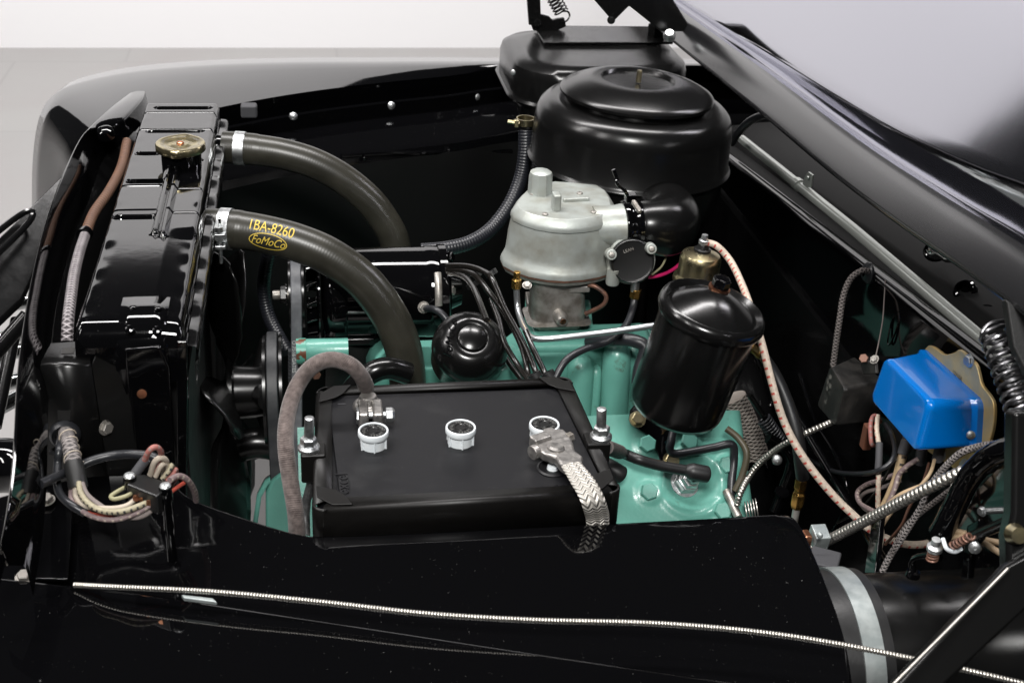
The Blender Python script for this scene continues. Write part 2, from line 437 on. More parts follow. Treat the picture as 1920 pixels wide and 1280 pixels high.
# ---- far apron, following the fender's inner edge
E_ = INN[:30]
prof = [(.004, -.036), (-.012, -.036), (-.013, -.028), (-.017, -.026), (-.02, -.029), (-.021, -.037), (-.023, -.052), (-.03, -.054), (-.155, -.056), (-.166, -.060), (-.172, -.072), (-.176, -.10), (-.178, -.55)]
secs = [[e+V((0, a, b)) for a, b in prof[:-2]] for e in E_]
low = [[e+V((0, a, b)) for a, b in prof[-3:]] for e in E_]
fa = thing('inner_apron', (0, .9, .4), 'glossy black inner apron panel below the far fender with silver bolts', 'apron')
obj('apron_ledge', MB().loft(secs), 'gloss_black', fa, smooth=30); obj('apron_wall', MB().loft(low), 'cowl_black', fa, smooth=30)
for px, py in ((550, 218), (733, 198), (892, 182)):
    P = Yp(px, py, 1.2)
    e = min(INN, key=lambda q: abs(q.x - Yp(px, py, q.y).x)); P = Yp(px, py, e.y-.0225)
    bolt(fa, P, V((0, -1, .12)), S(8, P), 'zinc_plate', 'dome')
P = Yp(467, 207, .80); obj('rubber_bumper', MB().box(P, S(30, P), .02, S(24, P)), 'grey_pad', fa, bevel=.003)
# ridge highlight and dimples low on the wall
for px, py in ((683, 297), (726, 296)):
    e = min(INN, key=lambda q: abs(q.x - Yp(px, py, q.y).x)); P = Yp(px, py, e.y-.177)
    bolt(fa, P, V((0, -1, .1)), S(4, P), 'gloss_black', 'dome', 'rivet')
ridge = [Yp(x, y, min(INN, key=lambda q: abs(q.x-Yp(x, y, q.y).x)).y-.1775) for x, y in ((640, 292), (700, 288), (730, 287), (800, 287), (900, 284), (960, 283))]
obj('ridge', MB().tube(cr(ridge, 5), .0035, 8), 'gloss_black', fa)

# ================================================================== HEATER PLENUM
hp = thing('heater_plenum', (.3, .9, .95), 'black rounded heater plenum box behind the air cleaner', 'heater box')
def rrect(x0, x1, y0, y1, r, z, n=8, rs=None):
    out = []
    for k, (cx, cy, a0) in enumerate(((x1, y0, -90), (x1, y1, 0), (x0, y1, 90), (x0, y0, 180))):
        q = (rs[k] if rs else r); cx = cx-q if k < 2 else cx+q; cy = cy-q if k in (1, 2) else cy+q
        cy = (y0+q) if k in (0, 3) else (y1-q)
        for i in range(n+1):
            a = R(a0+90*i/n); out.append(V((cx+q*math.cos(a), cy+q*math.sin(a), z)))
    return out
HP = Yp(952, 110, .88)
hx0 = HP.x; hx1 = hx0+.28; hy0 = .77; hy1 = 1.02; ztop = Yp(1100, 51, hy1).z; zr = 1.0
rad = (.09, .06, .06, .075)
secs = [rrect(hx0+.03, hx1-.03, hy0+.03, hy1-.03, 0, ztop-.002, rs=rad), rrect(hx0+.012, hx1-.012, hy0+.012, hy1-.012, 0, ztop-.003, rs=rad), rrect(hx0+.003, hx1-.003, hy0+.003, hy1-.003, 0, ztop-.010, rs=rad), rrect(hx0, hx1, hy0, hy1, 0, ztop-.022, rs=rad), rrect(hx0, hx1, hy0, hy1, 0, zr+.004, rs=rad)]
obj('upper_shell', MB().loft(secs, True, True), 'satin_black', hp, smooth=40)
secs = [rrect(hx0-.004, hx1+.004, hy0-.004, hy1, 0, zr+.004, rs=rad), rrect(hx0-.006, hx1+.006, hy0-.006, hy1, 0, zr, rs=rad), rrect(hx0-.004, hx1+.004, hy0-.004, hy1, 0, zr-.004, rs=rad)]
obj('rim', MB().loft(secs, True, True), 'satin_black', hp)
secs = [rrect(hx0, hx1, hy0, hy1, 0, zr-.003, rs=rad), rrect(hx0+.03, hx1, hy0+.01, hy1, 0, zr-.05, rs=(.06, .05, .05, .05)), rrect(hx0+.07, hx1-.02, hy0+.04, hy1, 0, zr-.09, rs=(.05, .05, .05, .05)), rrect(hx0+.07, hx1-.02, hy0+.04, hy1, 0, zr-.4, rs=(.05, .05, .05, .05))]
obj('lower_shell', MB().loft(secs, True, True), 'satin_black', hp)
# lid plate on top with sloped facet
zc = ztop
m = MB(); A = [Zp(1000, 52, zc+.001), Zp(1235, 54, zc+.001), Zp(1262, 84, zc+.001), Zp(1020, 84, zc+.001)]
m.prism(A, V((0, 0, .004))); obj('top_plate', m, 'satin_black', hp, bevel=.0015)
P = Yp(962, 136, hy0+.012); bolt(hp, P, V((-.3, -1, .1)), S(5, P), 'zinc_plate', 'phil', 'screw')
m = MB(); P = Zp(1230, 60, 1.07); m.box(P, .022, .02, .026, Matrix.Rotation(R(20), 3, 'Z')); obj('grey_block', m, 'satin_black', hp, bevel=.003)
# far hood hinge above it
hh = thing('hinge_assembly', Yp(1005, 46, .97), 'black hood hinge arm with coil spring standing over the heater plenum', 'hinge')
y = .97
m = MB().prism([Yp(986, -30, y), Yp(1012, -30, y), Yp(1015, 45, y), Yp(992, 48, y)], V((0, .008, 0))); obj('arm', m, 'satin_black', hh, bevel=.001)
m = MB().prism([Yp(992, 36, y+.009), Yp(1012, 27, y+.009), Yp(1030, 32, y+.009), Yp(1036, 38, y+.009), Yp(1058, 34, y+.009), Yp(1062, 50, y+.009), Yp(1040, 60, y+.009), Yp(1000, 58, y+.009)], V((0, .008, 0))); obj('bracket', m, 'satin_black', hh, bevel=.001)
P = Yp(1007, 42, y-.001); bolt(hh, P, V((0, -1, 0)), S(7, P), 'satin_black', 'hex', 'pivot')
obj('spring', helix(Yp(1018, -40, y+.02), Yp(1053, 24, y+.02), S(13, P), 11, S(1.6, P)), 'satin_black', hh)
obj('spring_hook', MB().tube(cr([Yp(1053, 22, y+.02), Yp(1064, 22, y+.02), Yp(1068, 30, y+.02), Yp(1062, 40, y+.01), Yp(1052, 42, y+.005)], 5), S(1.8, P), 6), 'satin_black', hh)

# ================================================================== AIR CLEANER
AC = Yp(1195, 168, .56); KA = dep(AC)/dep(Yp(1195, 168, .42))
def ka(p): return [(a*KA, b*KA) for a, b in p]
AX = V((.035, .0, 1)).normalized()
ac = thing('air_cleaner', AC-UP*.16, 'large round satin black oil bath air cleaner above the carburettor', 'air cleaner')
obj('lid', MB().lathe(ka([(0, .0075), (.02, .008), (.0422, .0098), (.0436, .0122), (.045, .0137), (.0475, .0142), (.064, .0114), (.078, .0068), (.088, .0020), (.0925, -.0005), (.0945, -.003), (.0945, -.0065), (.0925, -.008), (.086, -.008), (.086, -.03)]), AC, AX, 96), 'satin_black', ac, smooth=32)
obj('stud', MB().lathe(ka([(0, .024), (.0028, .024), (.0032, .0225), (.0032, .009), (0, .009)]), AC, AX, 14), 'gold_plate', ac)
obj('upper_body', MB().lathe(ka([(.085, -.03), (.0855, -.0155), (.09, -.0135), (.1, -.0135), (.110, -.0165), (.117, -.023), (.1208, -.032), (.1225, -.043), (.1238, -.084), (.126, -.0865), (.1275, -.089), (.126, -.0915), (.118, -.092)]), AC, AX, 96), 'satin_black', ac, smooth=50)
obj('oil_bowl', MB().lathe(ka([(.1225, -.0905), (.1215, -.095), (.1195, -.12), (.113, -.142), (.095, -.155), (.06, -.16), (0, -.16)]), AC, AX, 72), 'satin_black', ac, smooth=50)
c0 = AC + V((.02, -.01, -.15))
cn2 = Yp(1198, 424, .36)
elb = cr([cn2, cn2+V((.02, .0, -.001)), cn2+V((.04, .010, -.004)), cn2+V((.05, .04, -.005)), cn2+V((.046, .10, -.004))], 6)
obj('elbow', MB().tube(elb, [.030+.008*min(1, k/10) for k in range(len(elb))], 32), 'satin_black', ac, smooth=60)
obj('elbow_clamp', MB().lathe([(.030, -.010), (.032, -.009), (.033, -.004), (.0315, -.001), (.0315, .003), (.034, .006), (.033, .011), (.0305, .012)], cn2+V((-.012, 0, 0)), V((1, .02, .02)), 40), 'gloss_black', ac)
P = Yp(1183, 370, .31); obj('clamp_lug', MB().box(P, S(22, P), .014, S(16, P)), 'gloss_black', ac, bevel=.002)
obj('clamp_bolt', MB().lathe([(0, 0), (.0032, 0), (.0032, .022), (.0025, .024), (0, .024)], P, V((.35, -1, -.5)), 12), 'cast_steel', ac)
q = [Yp(1150, 318, .29), Yp(1156, 335, .288), Yp(1158, 345, .285), Yp(1170, 356, .295), Yp(1176, 366, .30)]
obj('wire_latch', MB().tube(cr(q, 6), .0024, 8), 'gloss_black', ac)

# ================================================================== FIREWALL, COWL, ROD
fw = thing('firewall', (.56, .3, .4), 'glossy black firewall panel below the long silver rod', 'firewall')
# edge line px (1560,455)-(1830,665) on X=.5
e0, e1 = Xp(1330, 270, .5), Xp(1990, 790, .5)
def lin(t): return e0+(e1-e0)*t
rows = []
for k in range(31):
    p = lin(k/20*1.2-.1); rows.append([p+V((.02, 0, -.6)), p+V((.012, 0, -.3)), p+V((.006, 0, -.06)), p+V((.002, 0, -.012)), p+V((-.002, 0, -.003)), p, p+V((.004, 0, .0025)), p+V((.014, 0, .001)), p+V((.03, 0, -.008)), p+V((.052, 0, -.010)), p+V((.06, 0, .002)), p+V((.064, 0, .006)), p+V((.12, 0, .012)), p+V((.3, 0, .02)), p+V((.9, 0, .03)), p+V((.92, 0, -.6))])
obj('panel', MB().loft([r[:8] for r in rows]), 'gloss_black', fw, smooth=50); obj('cowl', MB().loft([r[7:] for r in rows]), 'cowl_black', fw, smooth=50)
# stamped recesses and seams on the firewall
P = Xp(1675, 620, .503); obj('stamped_ring', MB().tube(cr([Xp(x, y, .5035) for x, y in ((1683, 585), (1688, 592), (1680, 620), (1668, 645), (1664, 640), (1670, 610))], 6, True), .0012, 6, closed=True), 'gloss_black', fw)
rodm = thing('control_rod', Xp(1600, 430, .5), 'long straight silver metal rod lying along the top of the firewall', 'rod')
ra, rb, rc = Xp(1392, 262, .53), Xp(1600, 430, .53), Xp(1905, 690, .53)
obj('rod', MB().tube([ra, rb, rc], .0072, 20), 'dull_rod', rodm)
P = Xp(1497, 346, .53); d = (rc-ra).normalized()
obj('clip_band', MB().tube([P-d*.006, P+d*.008], .0088, 18), 'dull_rod', rodm)
Q = Xp(1513, 338, .53); obj('clip_tab', MB().prism([Xp(1503, 348, .528), Xp(1519, 352, .528), Xp(1523, 328, .528), Xp(1515, 322, .528), Xp(1509, 330, .528)], V((.003, 0, 0))), 'dull_rod', rodm, bevel=.0008)
bolt(rodm, Xp(1515, 333, .526), V((-1, -.3, .2)), .003, 'dull_rod', 'dome', 'rivet')
# cowl lumps: bolt cups and rubber parts right of the rod
cw = thing('cowl_fittings', Xp(1760, 500, .56), 'shiny black bolts and dimples on the cowl between rod and raised hood', 'cowl fitting')
for px, py, r, m_ in ((1755, 470, 16, 'gloss_black'), (1810, 545, 15, 'gloss_black'), (1850, 590, 14, 'gloss_black')):
    P = Xp(px, py, .57); n = V((-.5, -.5, .8))
    obj('cup', MB().lathe([(S(r*1.5, P), 0), (S(r*1.3, P), .004), (S(r, P), .005), (S(r*.8, P), -.004), (0, -.005)], P, n, 24), m_, cw)
    bolt(cw, P, n, S(r*.5, P), 'gloss_black', 'hexflat')
P = Xp(1742, 466, .56)
obj('lamp_socket', MB().tube(cr([P, P+V((.01, -.012, .002)), P+V((.012, -.03, .0))], 4), [.008, .011, .012, .012, .011, .009, .008, .007, .005], 14), 'chrome', cw)
ch = thing('cowl_cable', Xp(1420, 220, .6), 'dull grey cable sweeping over the cowl beside the air cleaner', 'cable')
obj('sheath', MB().tube(cr([Xp(1372, 268, .5), Xp(1392, 240, .5), Xp(1420, 220, .51), Xp(1480, 205, .52)], 6), .006, 10), 'dark_rubber', ch)

# ================================================================== HOOD
hd = thing('hood', Xp(1700, 430, .4), 'raised glossy black hood seen from its underside', 'hood')
edge = [(1000, -160), (1090, -75), (1170, -2), (1250, 68), (1400, 190), (1560, 325), (1700, 430), (1800, 500), (1920, 588), (2080, 705)]
EP = cr([Xp(*p, .41) for p in edge], 4)
rows = []
for i, p in enumerate(EP):
    k = i/(len(EP)-1); sl = R(111); dx, dz = -math.cos(sl), math.sin(sl)
    n = V((-math.sin(sl), 0, -math.cos(sl))); w_ = .004+.052*max(0, (k-.2)/.8)**1.3
    prf = [(.0, -.03), (-.003, -.012), (-.002, -.003), (0, 0), (.004, .0008), (.028, -.001), (.038, -.003), (.041, -.0045), (.043, -.0065)]
    rs_ = .016*min(1, w_/.02)
    pan = [(.043, -.0065), (.0446, -.0178-rs_), (.0456+w_*.05, -.0178-rs_), (.046+w_*.35, -.0178-rs_*.72), (.046+w_*.7, -.0178-rs_*.34), (.046+w_, -.0178-rs_*.04), (.050+w_, -.0178)]
    pan += [(.052+w_+q, -.0178+.0022*math.sin(7*k+16*q)-.0022*math.sin(7*k)) for q in (.01, .02, .035, .05, .07, .09, .12, .15, .18, .22, .27, .33, .42)]
    rows.append([p + V((dx*s_, 0, dz*s_)) + n*h_ for s_, h_ in prf+pan[1:]])
obj('rim', MB().loft([r[:9] for r in rows]), 'hood_rim', hd, smooth=60); obj('inner_panel', MB().loft([r[8:] for r in rows]), 'hood_mirror_tint', hd, smooth=60)
hn = V((-math.sin(R(111)), 0, -math.cos(R(111)))); hq = EP[len(EP)//2]+hn*-.0125
ou = [[p+hn*-.03, p+hn*-.05+UP*.01, p+hn*-.06+V((.36*.1, 0, .093)), p+hn*-.062+V((.072, 0, .187)), p+hn*-.05+V((.12, 0, .31)), p+hn*-.022+V((.18, 0, .466))] for p in EP]
obj('outer_skin', MB().loft(ou), 'body_black', hd, smooth=60)
# far side hood bracket
y = .78
br_ = MB().prism([Yp(1105, -10, y), Yp(1150, 42, y), Yp(1180, 12, y), Yp(1240, 60, y), Yp(1300, 60, y), Yp(1250, -20, y)], V((0, .02, 0))); obj('hinge_bracket', br_, 'satin_black', hd, bevel=.002)
P = Yp(1146, 38, y-.002); bolt(hd, P, V((-.3, -1, .2)), S(6, P), 'satin_black')
P = Yp(1255, 70, y-.02); obj('rubber_stop', MB().lathe([(0, .012), (.006, .011), (.009, .006), (.009, 0), (0, 0)], P, V((-.2, -.6, .8)), 20), 'zinc_plate', hd)

# ================================================================== NEAR APRON + FENDER
T = [(-60, 950), (60, 915), (180, 893), (300, 893), (345, 926), (380, 944), (450, 969), (560, 1002), (640, 1005), (800, 999), (1000, 989), (1200, 979), (1350, 971), (1440, 966), (1472, 966), (1492, 975), (1510, 1005), (1530, 1050), (1552, 1105), (1572, 1160), (1588, 1220), (1600, 1300)]
TP = [Zp(*p, .88) for p in T]
Bp = [(-90, 1110), (20, 1112), (110, 1113), (210, 1120), (260, 1125), (310, 1132), (390, 1146), (500, 1165), (600, 1182), (780, 1210), (990, 1240), (1180, 1268), (1300, 1285), (1400, 1300), (1435, 1303), (1460, 1306), (1490, 1310), (1515, 1315), (1535, 1320), (1555, 1325), (1575, 1330), (1595, 1335)]
BP = [Zp(*p, .868) for p in Bp]
secs = []
TP = cr(TP, 4); BP = cr(BP, 4)
for a, b in zip(TP, BP):
    d = (a-b).normalized(); d.z = 0
    secs.append([a+d*.004+V((0, 0, -.10)), a+d*.004+V((0, 0, -.02)), a+d*.002-UP*.0045, a, a*.985+b*.015+UP*.0006, a*.9+b*.1, a*.7+b*.3+UP*.001, a*.45+b*.55+UP*.001, a*.2+b*.8, b, b-d*.05])
na = thing('apron_panel', (0, -.2, .4), 'broad glossy black apron panel lying in front of the battery', 'apron')
obj('sheet', MB().loft(secs), 'gloss_black', na, smooth=60)
# flange strip with washer bolts
m = MB(); m.prism([Zp(80, 925, .895), Zp(140, 925, .895), Zp(128, 1090, .882), Zp(30, 1090, .882)], V((0, 0, .003))); obj('flange_strip', m, 'gloss_black', na, bevel=.0012)
for px, py in ((86, 938), (46, 1082)):
    P = Zp(px, py, .899 if py < 1000 else .888); bolt(na, P, UP+V((0, -.12, 0)), S(13.5, P), 'cast_steel')
G = [(-120, 1068), (0, 1085), (150, 1102), (300, 1120), (500, 1150), (700, 1180), (1000, 1226), (1250, 1263), (1500, 1300), (1700, 1330)]
GP = [Zp(*p, .886) for p in G]; GP.append(GP[-1]+(GP[-1]-GP[-2]).normalized()*.5); GP = cr(GP, 4); secs = []
for i, g in enumerate(GP):
    a = GP[max(0, i-1)]; b = GP[min(len(GP)-1, i+1)]; t_ = (b-a).normalized(); o_ = V((t_.y, -t_.x, 0)).normalized()
    secs.append([g+UP*-.03+o_*.004, g+o_*.0, g+o_*.0015+UP*.0022, g+o_*.003+UP*.0029, g+o_*.0045+UP*.003, g+o_*.05+UP*.003, g+o_*.12+UP*.001, g+o_*.22+UP*-.012, g+o_*.32+UP*-.06, g+o_*.38+UP*-.2, g+o_*.4+UP*-.5])
nf = thing('fender', (0, -.4, .6), 'glossy black fender on the near side below the long ribbed conduit', 'fender')
obj('fender_panel', MB().loft(secs), 'body_black', nf, smooth=60)
m = MB().prism([Zp(340, 1120, .8975), Zp(400, 1127, .8975), Zp(408, 1135, .8975), Zp(345, 1127, .8975)], V((0, 0, .004))); obj('clip', m, 'galvanised', nf, bevel=.001)
cb = [Zp(140, 1096, .892), Zp(220, 1100, .90), Zp(400, 1109, .905), Zp(600, 1128, .905), Zp(800, 1150, .905), Zp(1000, 1162, .905), Zp(1200, 1167, .905), Zp(1350, 1177, .905), Zp(1480, 1192, .905), Zp(1600, 1212, .91), Zp(1700, 1232, .915), Zp(1800, 1253, .92), Zp(1960, 1290, .92)]
tag(obj('ribbed_conduit', corrug(cr(cb, 10), .0022, .0025, .13, 10), 'conduit_metal'), 'long thin ribbed metal conduit stretched across the glossy near apron', 'conduit')

# ================================================================== LEFT: FRONT FRAME BAR
lf = [(242, 176), (205, 205), (172, 236), (150, 262), (122, 320), (92, 400), (66, 500), (48, 600), (36, 700), (31, 800), (26, 880), (12, 980), (-8, 1066)]
rf = [(272, 172), (262, 190), (222, 232), (185, 262), (160, 330), (130, 400), (103, 490), (88, 570), (79, 660), (75, 760), (72, 860), (64, 950), (46, 1062)]
zz = [1.0, 1.015, 1.02, 1.02, 1.02, 1.02, 1.02, 1.02, 1.018, 1.012, 1.0, .98, .945]
LF = cr([Zp(*p, z) for p, z in zip(lf, zz)], 4); RF = cr([Zp(*p, z-(.004 if k < 3 else .024)) for k, (p, z) in enumerate(zip(rf, zz))], 4)
secs = []
for a, b in zip(LF, RF):
    d = (b-a).normalized(); secs.append([a+V((-.003, 0, -.028)), a+V((-.003, 0, -.007)), a+V((-.0024, 0, -.003)), a+V((-.001, 0, -.0006)), a+d*.003+UP*.0012, (a+b)/2+UP*.0025, b-d*.003+UP*.0012, b, b+V((.001, 0, -.004)), b+V((.003, 0, -.03))])
fb = thing('front_frame', (-.4, .3, .7), 'glossy black curved front frame bar in front of the radiator', 'frame bar')
obj('bar', MB().loft(secs), 'gloss_black', fb, smooth=50)
P = Zp(196, 243, 1.022); obj('pressed_lip', MB().lathe([(0, .003), (.006, .0025), (.010, .0), (.011, -.004), (.011, -.012), (0, -.012)], P, V((-.1, -.3, 1)), 24), 'gloss_black', fb)
m = MB().loft([[b+V((.003, 0, -.028)), b+V((.03, 0, -.06)), b+V((.045, 0, -.2)), b+V((.045, 0, -.5))] for b in RF[6:33]]); obj('baffle', m, 'brush_black', fb)
# brace struts and grille bits at the far left
lb = thing('brace', Zp(40, 450, .9), 'wide dark diagonal brace between the front frame and the fender nose', 'brace')
m = MB(); m.prism([Zp(-60, 500, .93), Zp(60, 385, .95), Zp(128, 318, .97), Zp(135, 345, .96), Zp(108, 405, .95), Zp(40, 560, .88), Zp(-60, 655, .84)], V((0, 0, -.01))); obj('plate', m, 'brush_black', lb, bevel=.002)
rib = [Zp(-40, 468, .95), Zp(30, 408, .955), Zp(60, 396, .957), Zp(48, 424, .948), Zp(-40, 505, .94)]
obj('stamped_rib', MB().tube(cr(rib, 6, True), .004, 8, closed=True), 'brush_black', lb)
l2 = thing('strut', Zp(40, 640, .9), 'slim black strut below the diagonal brace', 'strut')
obj('bar', MB().tube([Zp(-60, 720, .93), Zp(52, 592, .99)], .008, 12), 'brush_black', l2)
l3 = thing('strut', Zp(40, 640, .9), 'thin dark rod crossing in front of the chrome grille bars', 'strut')
obj('bar', MB().tube([Zp(-10, 800, .78), Zp(32, 600, .85)], .008, 12), 'brush_black', l3)
gr = thing('grille', Zp(10, 700, .7), 'bright chrome grille bars glimpsed beyond the front frame', 'grille')
for k, (a, b) in enumerate((((-70, 590), (50, 565)), ((-70, 690), (40, 655)), ((-70, 740), (36, 712)), ((-70, 800), (34, 745)), ((-70, 650), (45, 625)))):
    obj('grille_bar', MB().tube([Zp(*a, .66), Zp(*b, .66)], .011, 12), 'chrome', gr)
hb = thing('lower_baffle', Zp(0, 900, .7), 'black rounded baffle low beside the front frame', 'baffle')
obj('shell', MB().tube(cr([Zp(-60, 880, .8), Zp(10, 872, .8), Zp(60, 880, .8), Zp(110, 910, .8)], 5), .03, 16), 'gloss_black', hb)

# ================================================================== RADIATOR
ZR = 1.03
xl = Zp(200, 420, ZR).x; xr = Zp(372, 420, ZR).x; yF = Zp(340, 190, ZR).y; yN = Zp(220, 612, ZR).y
rd = thing('radiator', ((xl+xr)/2, (yF+yN)/2, .5), 'glossy black radiator with stamped top tank and brass coloured cap', 'radiator')
def segd(p, a, b):
    ab = b-a; t_ = max(0, min(1, (p-a).dot(ab)/ab.length_squared)); return (p-(a+ab*t_)).length
def p2(px, py): q = Zp(px, py, ZR); return V((q.x, q.y))
slots = [(p2(300, 201), p2(388, 204), .006), (p2(284, 244), p2(372, 248), .006), (p2(264, 286), p2(290, 290), .006), (p2(249, 338), p2(302, 341), .0065), (p2(226, 404), p2(281, 410), .0065), (p2(350, 300), p2(372, 302), .005)]
def lv(q): y = (q[0].y+q[1].y)/2; return (V((q[0].x, y)), V((q[1].x, y)))+tuple(q[2:])
slots = [lv(q) for q in slots]
creases = [(p2(268, 207), p2(410, 215)), (p2(256, 240), p2(402, 246)), (p2(225, 345), p2(300, 351)), (p2(322, 352), p2(375, 356)), (p2(205, 391), p2(288, 397)), (p2(318, 395), p2(372, 402))]
creases = [lv(q) for q in creases]
beads = [(p2(324, 300), p2(291, 438)), (p2(337, 300), p2(306, 442))]
xs1 = xl+(xr-xl)*.70
def smooth(a, b, x): t_ = max(0, min(1, (x-a)/(b-a))); return t_*t_*(3-2*t_)
def tank_h(x, y):
    p = V((x, y)); h = 0
    for a, b, r in slots: h -= .011*(1-smooth(r*.8, r*1.15, segd(p, a, b)))
    for a, b in creases: h -= .0016*(1-smooth(.0004, .0024, segd(p, a, b)))
    for a, b in beads: h += .006*(1-smooth(.001, .0052, segd(p, a, b)))
    ys = p2(300, 440).y
    k = smooth(ys+.02, ys-.01, y)   # near part: right side falls away
    if x > xs1: h -= k*.004*(x-xs1)/(xr-xs1)
    h += .00018*(math.sin(y*95+2*math.sin(x*60))+math.sin(y*53.7+1)+.7*math.sin(y*171))*smooth(.6, 1, abs((x-(xl+xr)/2)/((xr-xl)/2)))
    e = (y-yN)/.022
    if e < 1: h -= .022*(1-math.sqrt(max(0, 1-(1-max(0, e))**2)))
    e = (yF-y)/.012
    if e < 1: h -= .012*(1-math.sqrt(max(0, 1-(1-max(0, e))**2)))
    return h
NX, NY = 56, 430; rows = []
for j in range(NY+1):
    y = yN+(yF-yN)*j/NY; r_ = []
    r_.append(V((xl-.001, y, ZR-.06))); r_.append(V((xl-.001, y, ZR-.008+min(0, tank_h(xl, y)))))
    for i in range(NX+1):
        x = xl+.001+(xr-xl-.002)*i/NX; e = min(i, NX-i)/NX*(xr-xl)/.005; ed = 0 if e >= 1 else .005*(1-math.sqrt(1-(1-e)**2))
        r_.append(V((x, y, ZR+tank_h(x, y)-ed)))
    r_.append(V((xr+.001, y, ZR-.008+min(0, tank_h(xr, y))))); r_.append(V((xr+.001, y, ZR-.06)))
    rows.append(r_)
m = MB().loft(rows); m.add(rows[0], [list(range(len(rows[0])))]); m.add(rows[-1], [list(range(len(rows[0])))])
tk = obj('top_tank', m, 'gloss_black', rd, smooth=50)
m = MB(); m.box(((xl+xr)/2, (yF+yN)/2+.01, ZR-.06-.25), (xr-xl)*.86, yF-yN-.03, .5); obj('core', m, 'flat_black', rd)
# soldered side seam with an uneven edge
sm = []; y = yN+.01
while y < yF:
    sm.append(V((xr+.006, y, ZR-.03+.0012*math.sin(y*110)+random.uniform(-.0005, .0005)))); y += .006
secs = [[p+V((-.004, 0, .004)), p+V((.003, 0, .003)), p+V((.006, 0, 0)), p+V((.006, 0, -.012)), p+V((.002, 0, -.014)), p+V((.002, 0, -.04))] for p in sm]
obj('seam_flange', MB().loft(secs), 'brush_black', rd, smooth=60)
# cap
CP = Zp(338, 268, ZR+.026)
obj('filler_neck', MB().lathe([(.024, -.032), (.024, -.006), (.026, -.004)], CP, UP, 32), 'gloss_black', rd)
capm = MB(); rr = S(46, CP); n = 64; ring = lambda f, h: [CP+V((math.cos(2*math.pi*k/n)*f*rr*(1+.16*max(0, math.cos(2*(2*math.pi*k/n-R(83))))**8), math.sin(2*math.pi*k/n)*f*rr*(1+.16*max(0, math.cos(2*(2*math.pi*k/n-R(83))))**8), h)) for k in range(n)]
capm.loft([ring(.97, -.009), ring(1, -.008), ring(1, -.001), ring(.97, .0005), ring(.86, .001), ring(.8, .0002), ring(.55, -.0022), ring(.42, -.0025), ring(.34, -.001), ring(.28, -.0008), ring(.02, -.0008)], True, True)
cp = obj('radiator_cap', capm, 'gold_plate', rd, smooth=50)
obj('cap_rivet', MB().lathe([(.0048, -.001), (.0045, .001), (.003, .002), (0, .0022)], CP, UP, 18), 'copper', cp)
tm = MB()
for k, chx in enumerate('RELEASE PRESSURE SLOWLY CLOSE TIGHT '):
    if chx == ' ': continue
    a = -k*2*math.pi/36; rdv = V((math.cos(a), math.sin(a), 0)); vs, fs = text2d(chx, .0058)
    tx = V((math.sin(a), -math.cos(a), 0)); tm.add([CP+rdv*(rr*.72+b_)+tx*a_+UP*.0004 for a_, b_, c_ in vs], fs)
obj('cap_lettering', tm, 'cast_steel', cp)
# bracket strap with rivets on the near end, side plate below
yb = yN-.001
def nb(px, py, dy=0): return Yp(px, py, yb+dy)
zt = ZR
m = MB(); st = []
xa, xb = Zp(222, 600, ZR).x, Zp(312, 600, ZR).x
for (y, z) in ((yN+.055, ZR+.0015), (yN+.03, ZR+.0015), (yN+.014, ZR-.003), (yN+.004, ZR-.013), (yN-.003, ZR-.026), (yN-.004, ZR-.05), (yN-.004, ZR-.2)):
    st.append([V((xa-(.004 if z < ZR-.02 else 0), y, z)), V((xa*.75+xb*.25, y, z+.0005)), V((xa*.25+xb*.75, y, z+.0005)), V((xb, y, z-.001))])
bs_ = obj('bracket', MB().loft(st), 'gloss_black', rd, solid=.003, smooth=50)
for px, py in ((250, 577), (296, 579)):
    P = Zp(px, py, ZR+.003); bolt(rd, P, UP, S(8, P), 'gloss_black', 'dome', 'rivet')
for px, py in ((243, 618), (294, 620)):
    P = Yp(px, py, yN+.001); bolt(rd, P, V((0, -.7, .6)), S(9, P), 'gloss_black', 'phil', 'screw')
# recessed side plate
q = [nb(232, 655, -.008), nb(300, 650, -.008), nb(318, 690, -.008), nb(330, 920, -.008), nb(262, 920, -.008), nb(238, 720, -.008)]
obj('side_plate', MB().prism(q, V((0, .006, 0))), 'gloss_black', rd, bevel=.0025)
P = nb(266, 738, -.0085); obj('copper_plug', MB().lathe([(0, .0015), (S(9, P), .001), (S(9, P), -.002)], P, V((.1, -1, .2)), 20), 'copper', rd)
q = [nb(330, 640, .0), nb(352, 640, .0), nb(350, 1000, .0), nb(333, 1000, .0)]
obj('side_rail', MB().prism(q, V((0, .02, 0))), 'gloss_black', rd, bevel=.002)

# loom running behind the tank
lm = [Zp(238, 266, 1.0), Zp(228, 312, 1.0), Zp(205, 358, 1.0), Zp(176, 400, 1.0), Zp(160, 440, 1.0)]
lm2 = [lm[-1], Zp(150, 470, 1.0), Zp(140, 510, 1.0), Zp(134, 550, 1.0), Zp(128, 600, .995), Zp(126, 640, .98)]
lo = thing('wiring_loom', lm[0], 'braided wiring loom running between radiator tank and front frame', 'wiring loom')
obj('red_cover', MB().tube(cr(lm, 8), S(9.5, lm[2]), 14), 'red_loom', lo, label='red and yellow woven cover')
obj('silver_cover', MB().tube(cr(lm2, 8), S(10.5, lm2[2]), 14), 'silver_loom', lo, label='silver grey woven cover')
obj('clip', MB().tube([lm2[0]+V((0, .006, 0)), lm2[0]-V((.002, .003, 0))], S(14, lm2[0]), 14), 'gloss_black', lo)

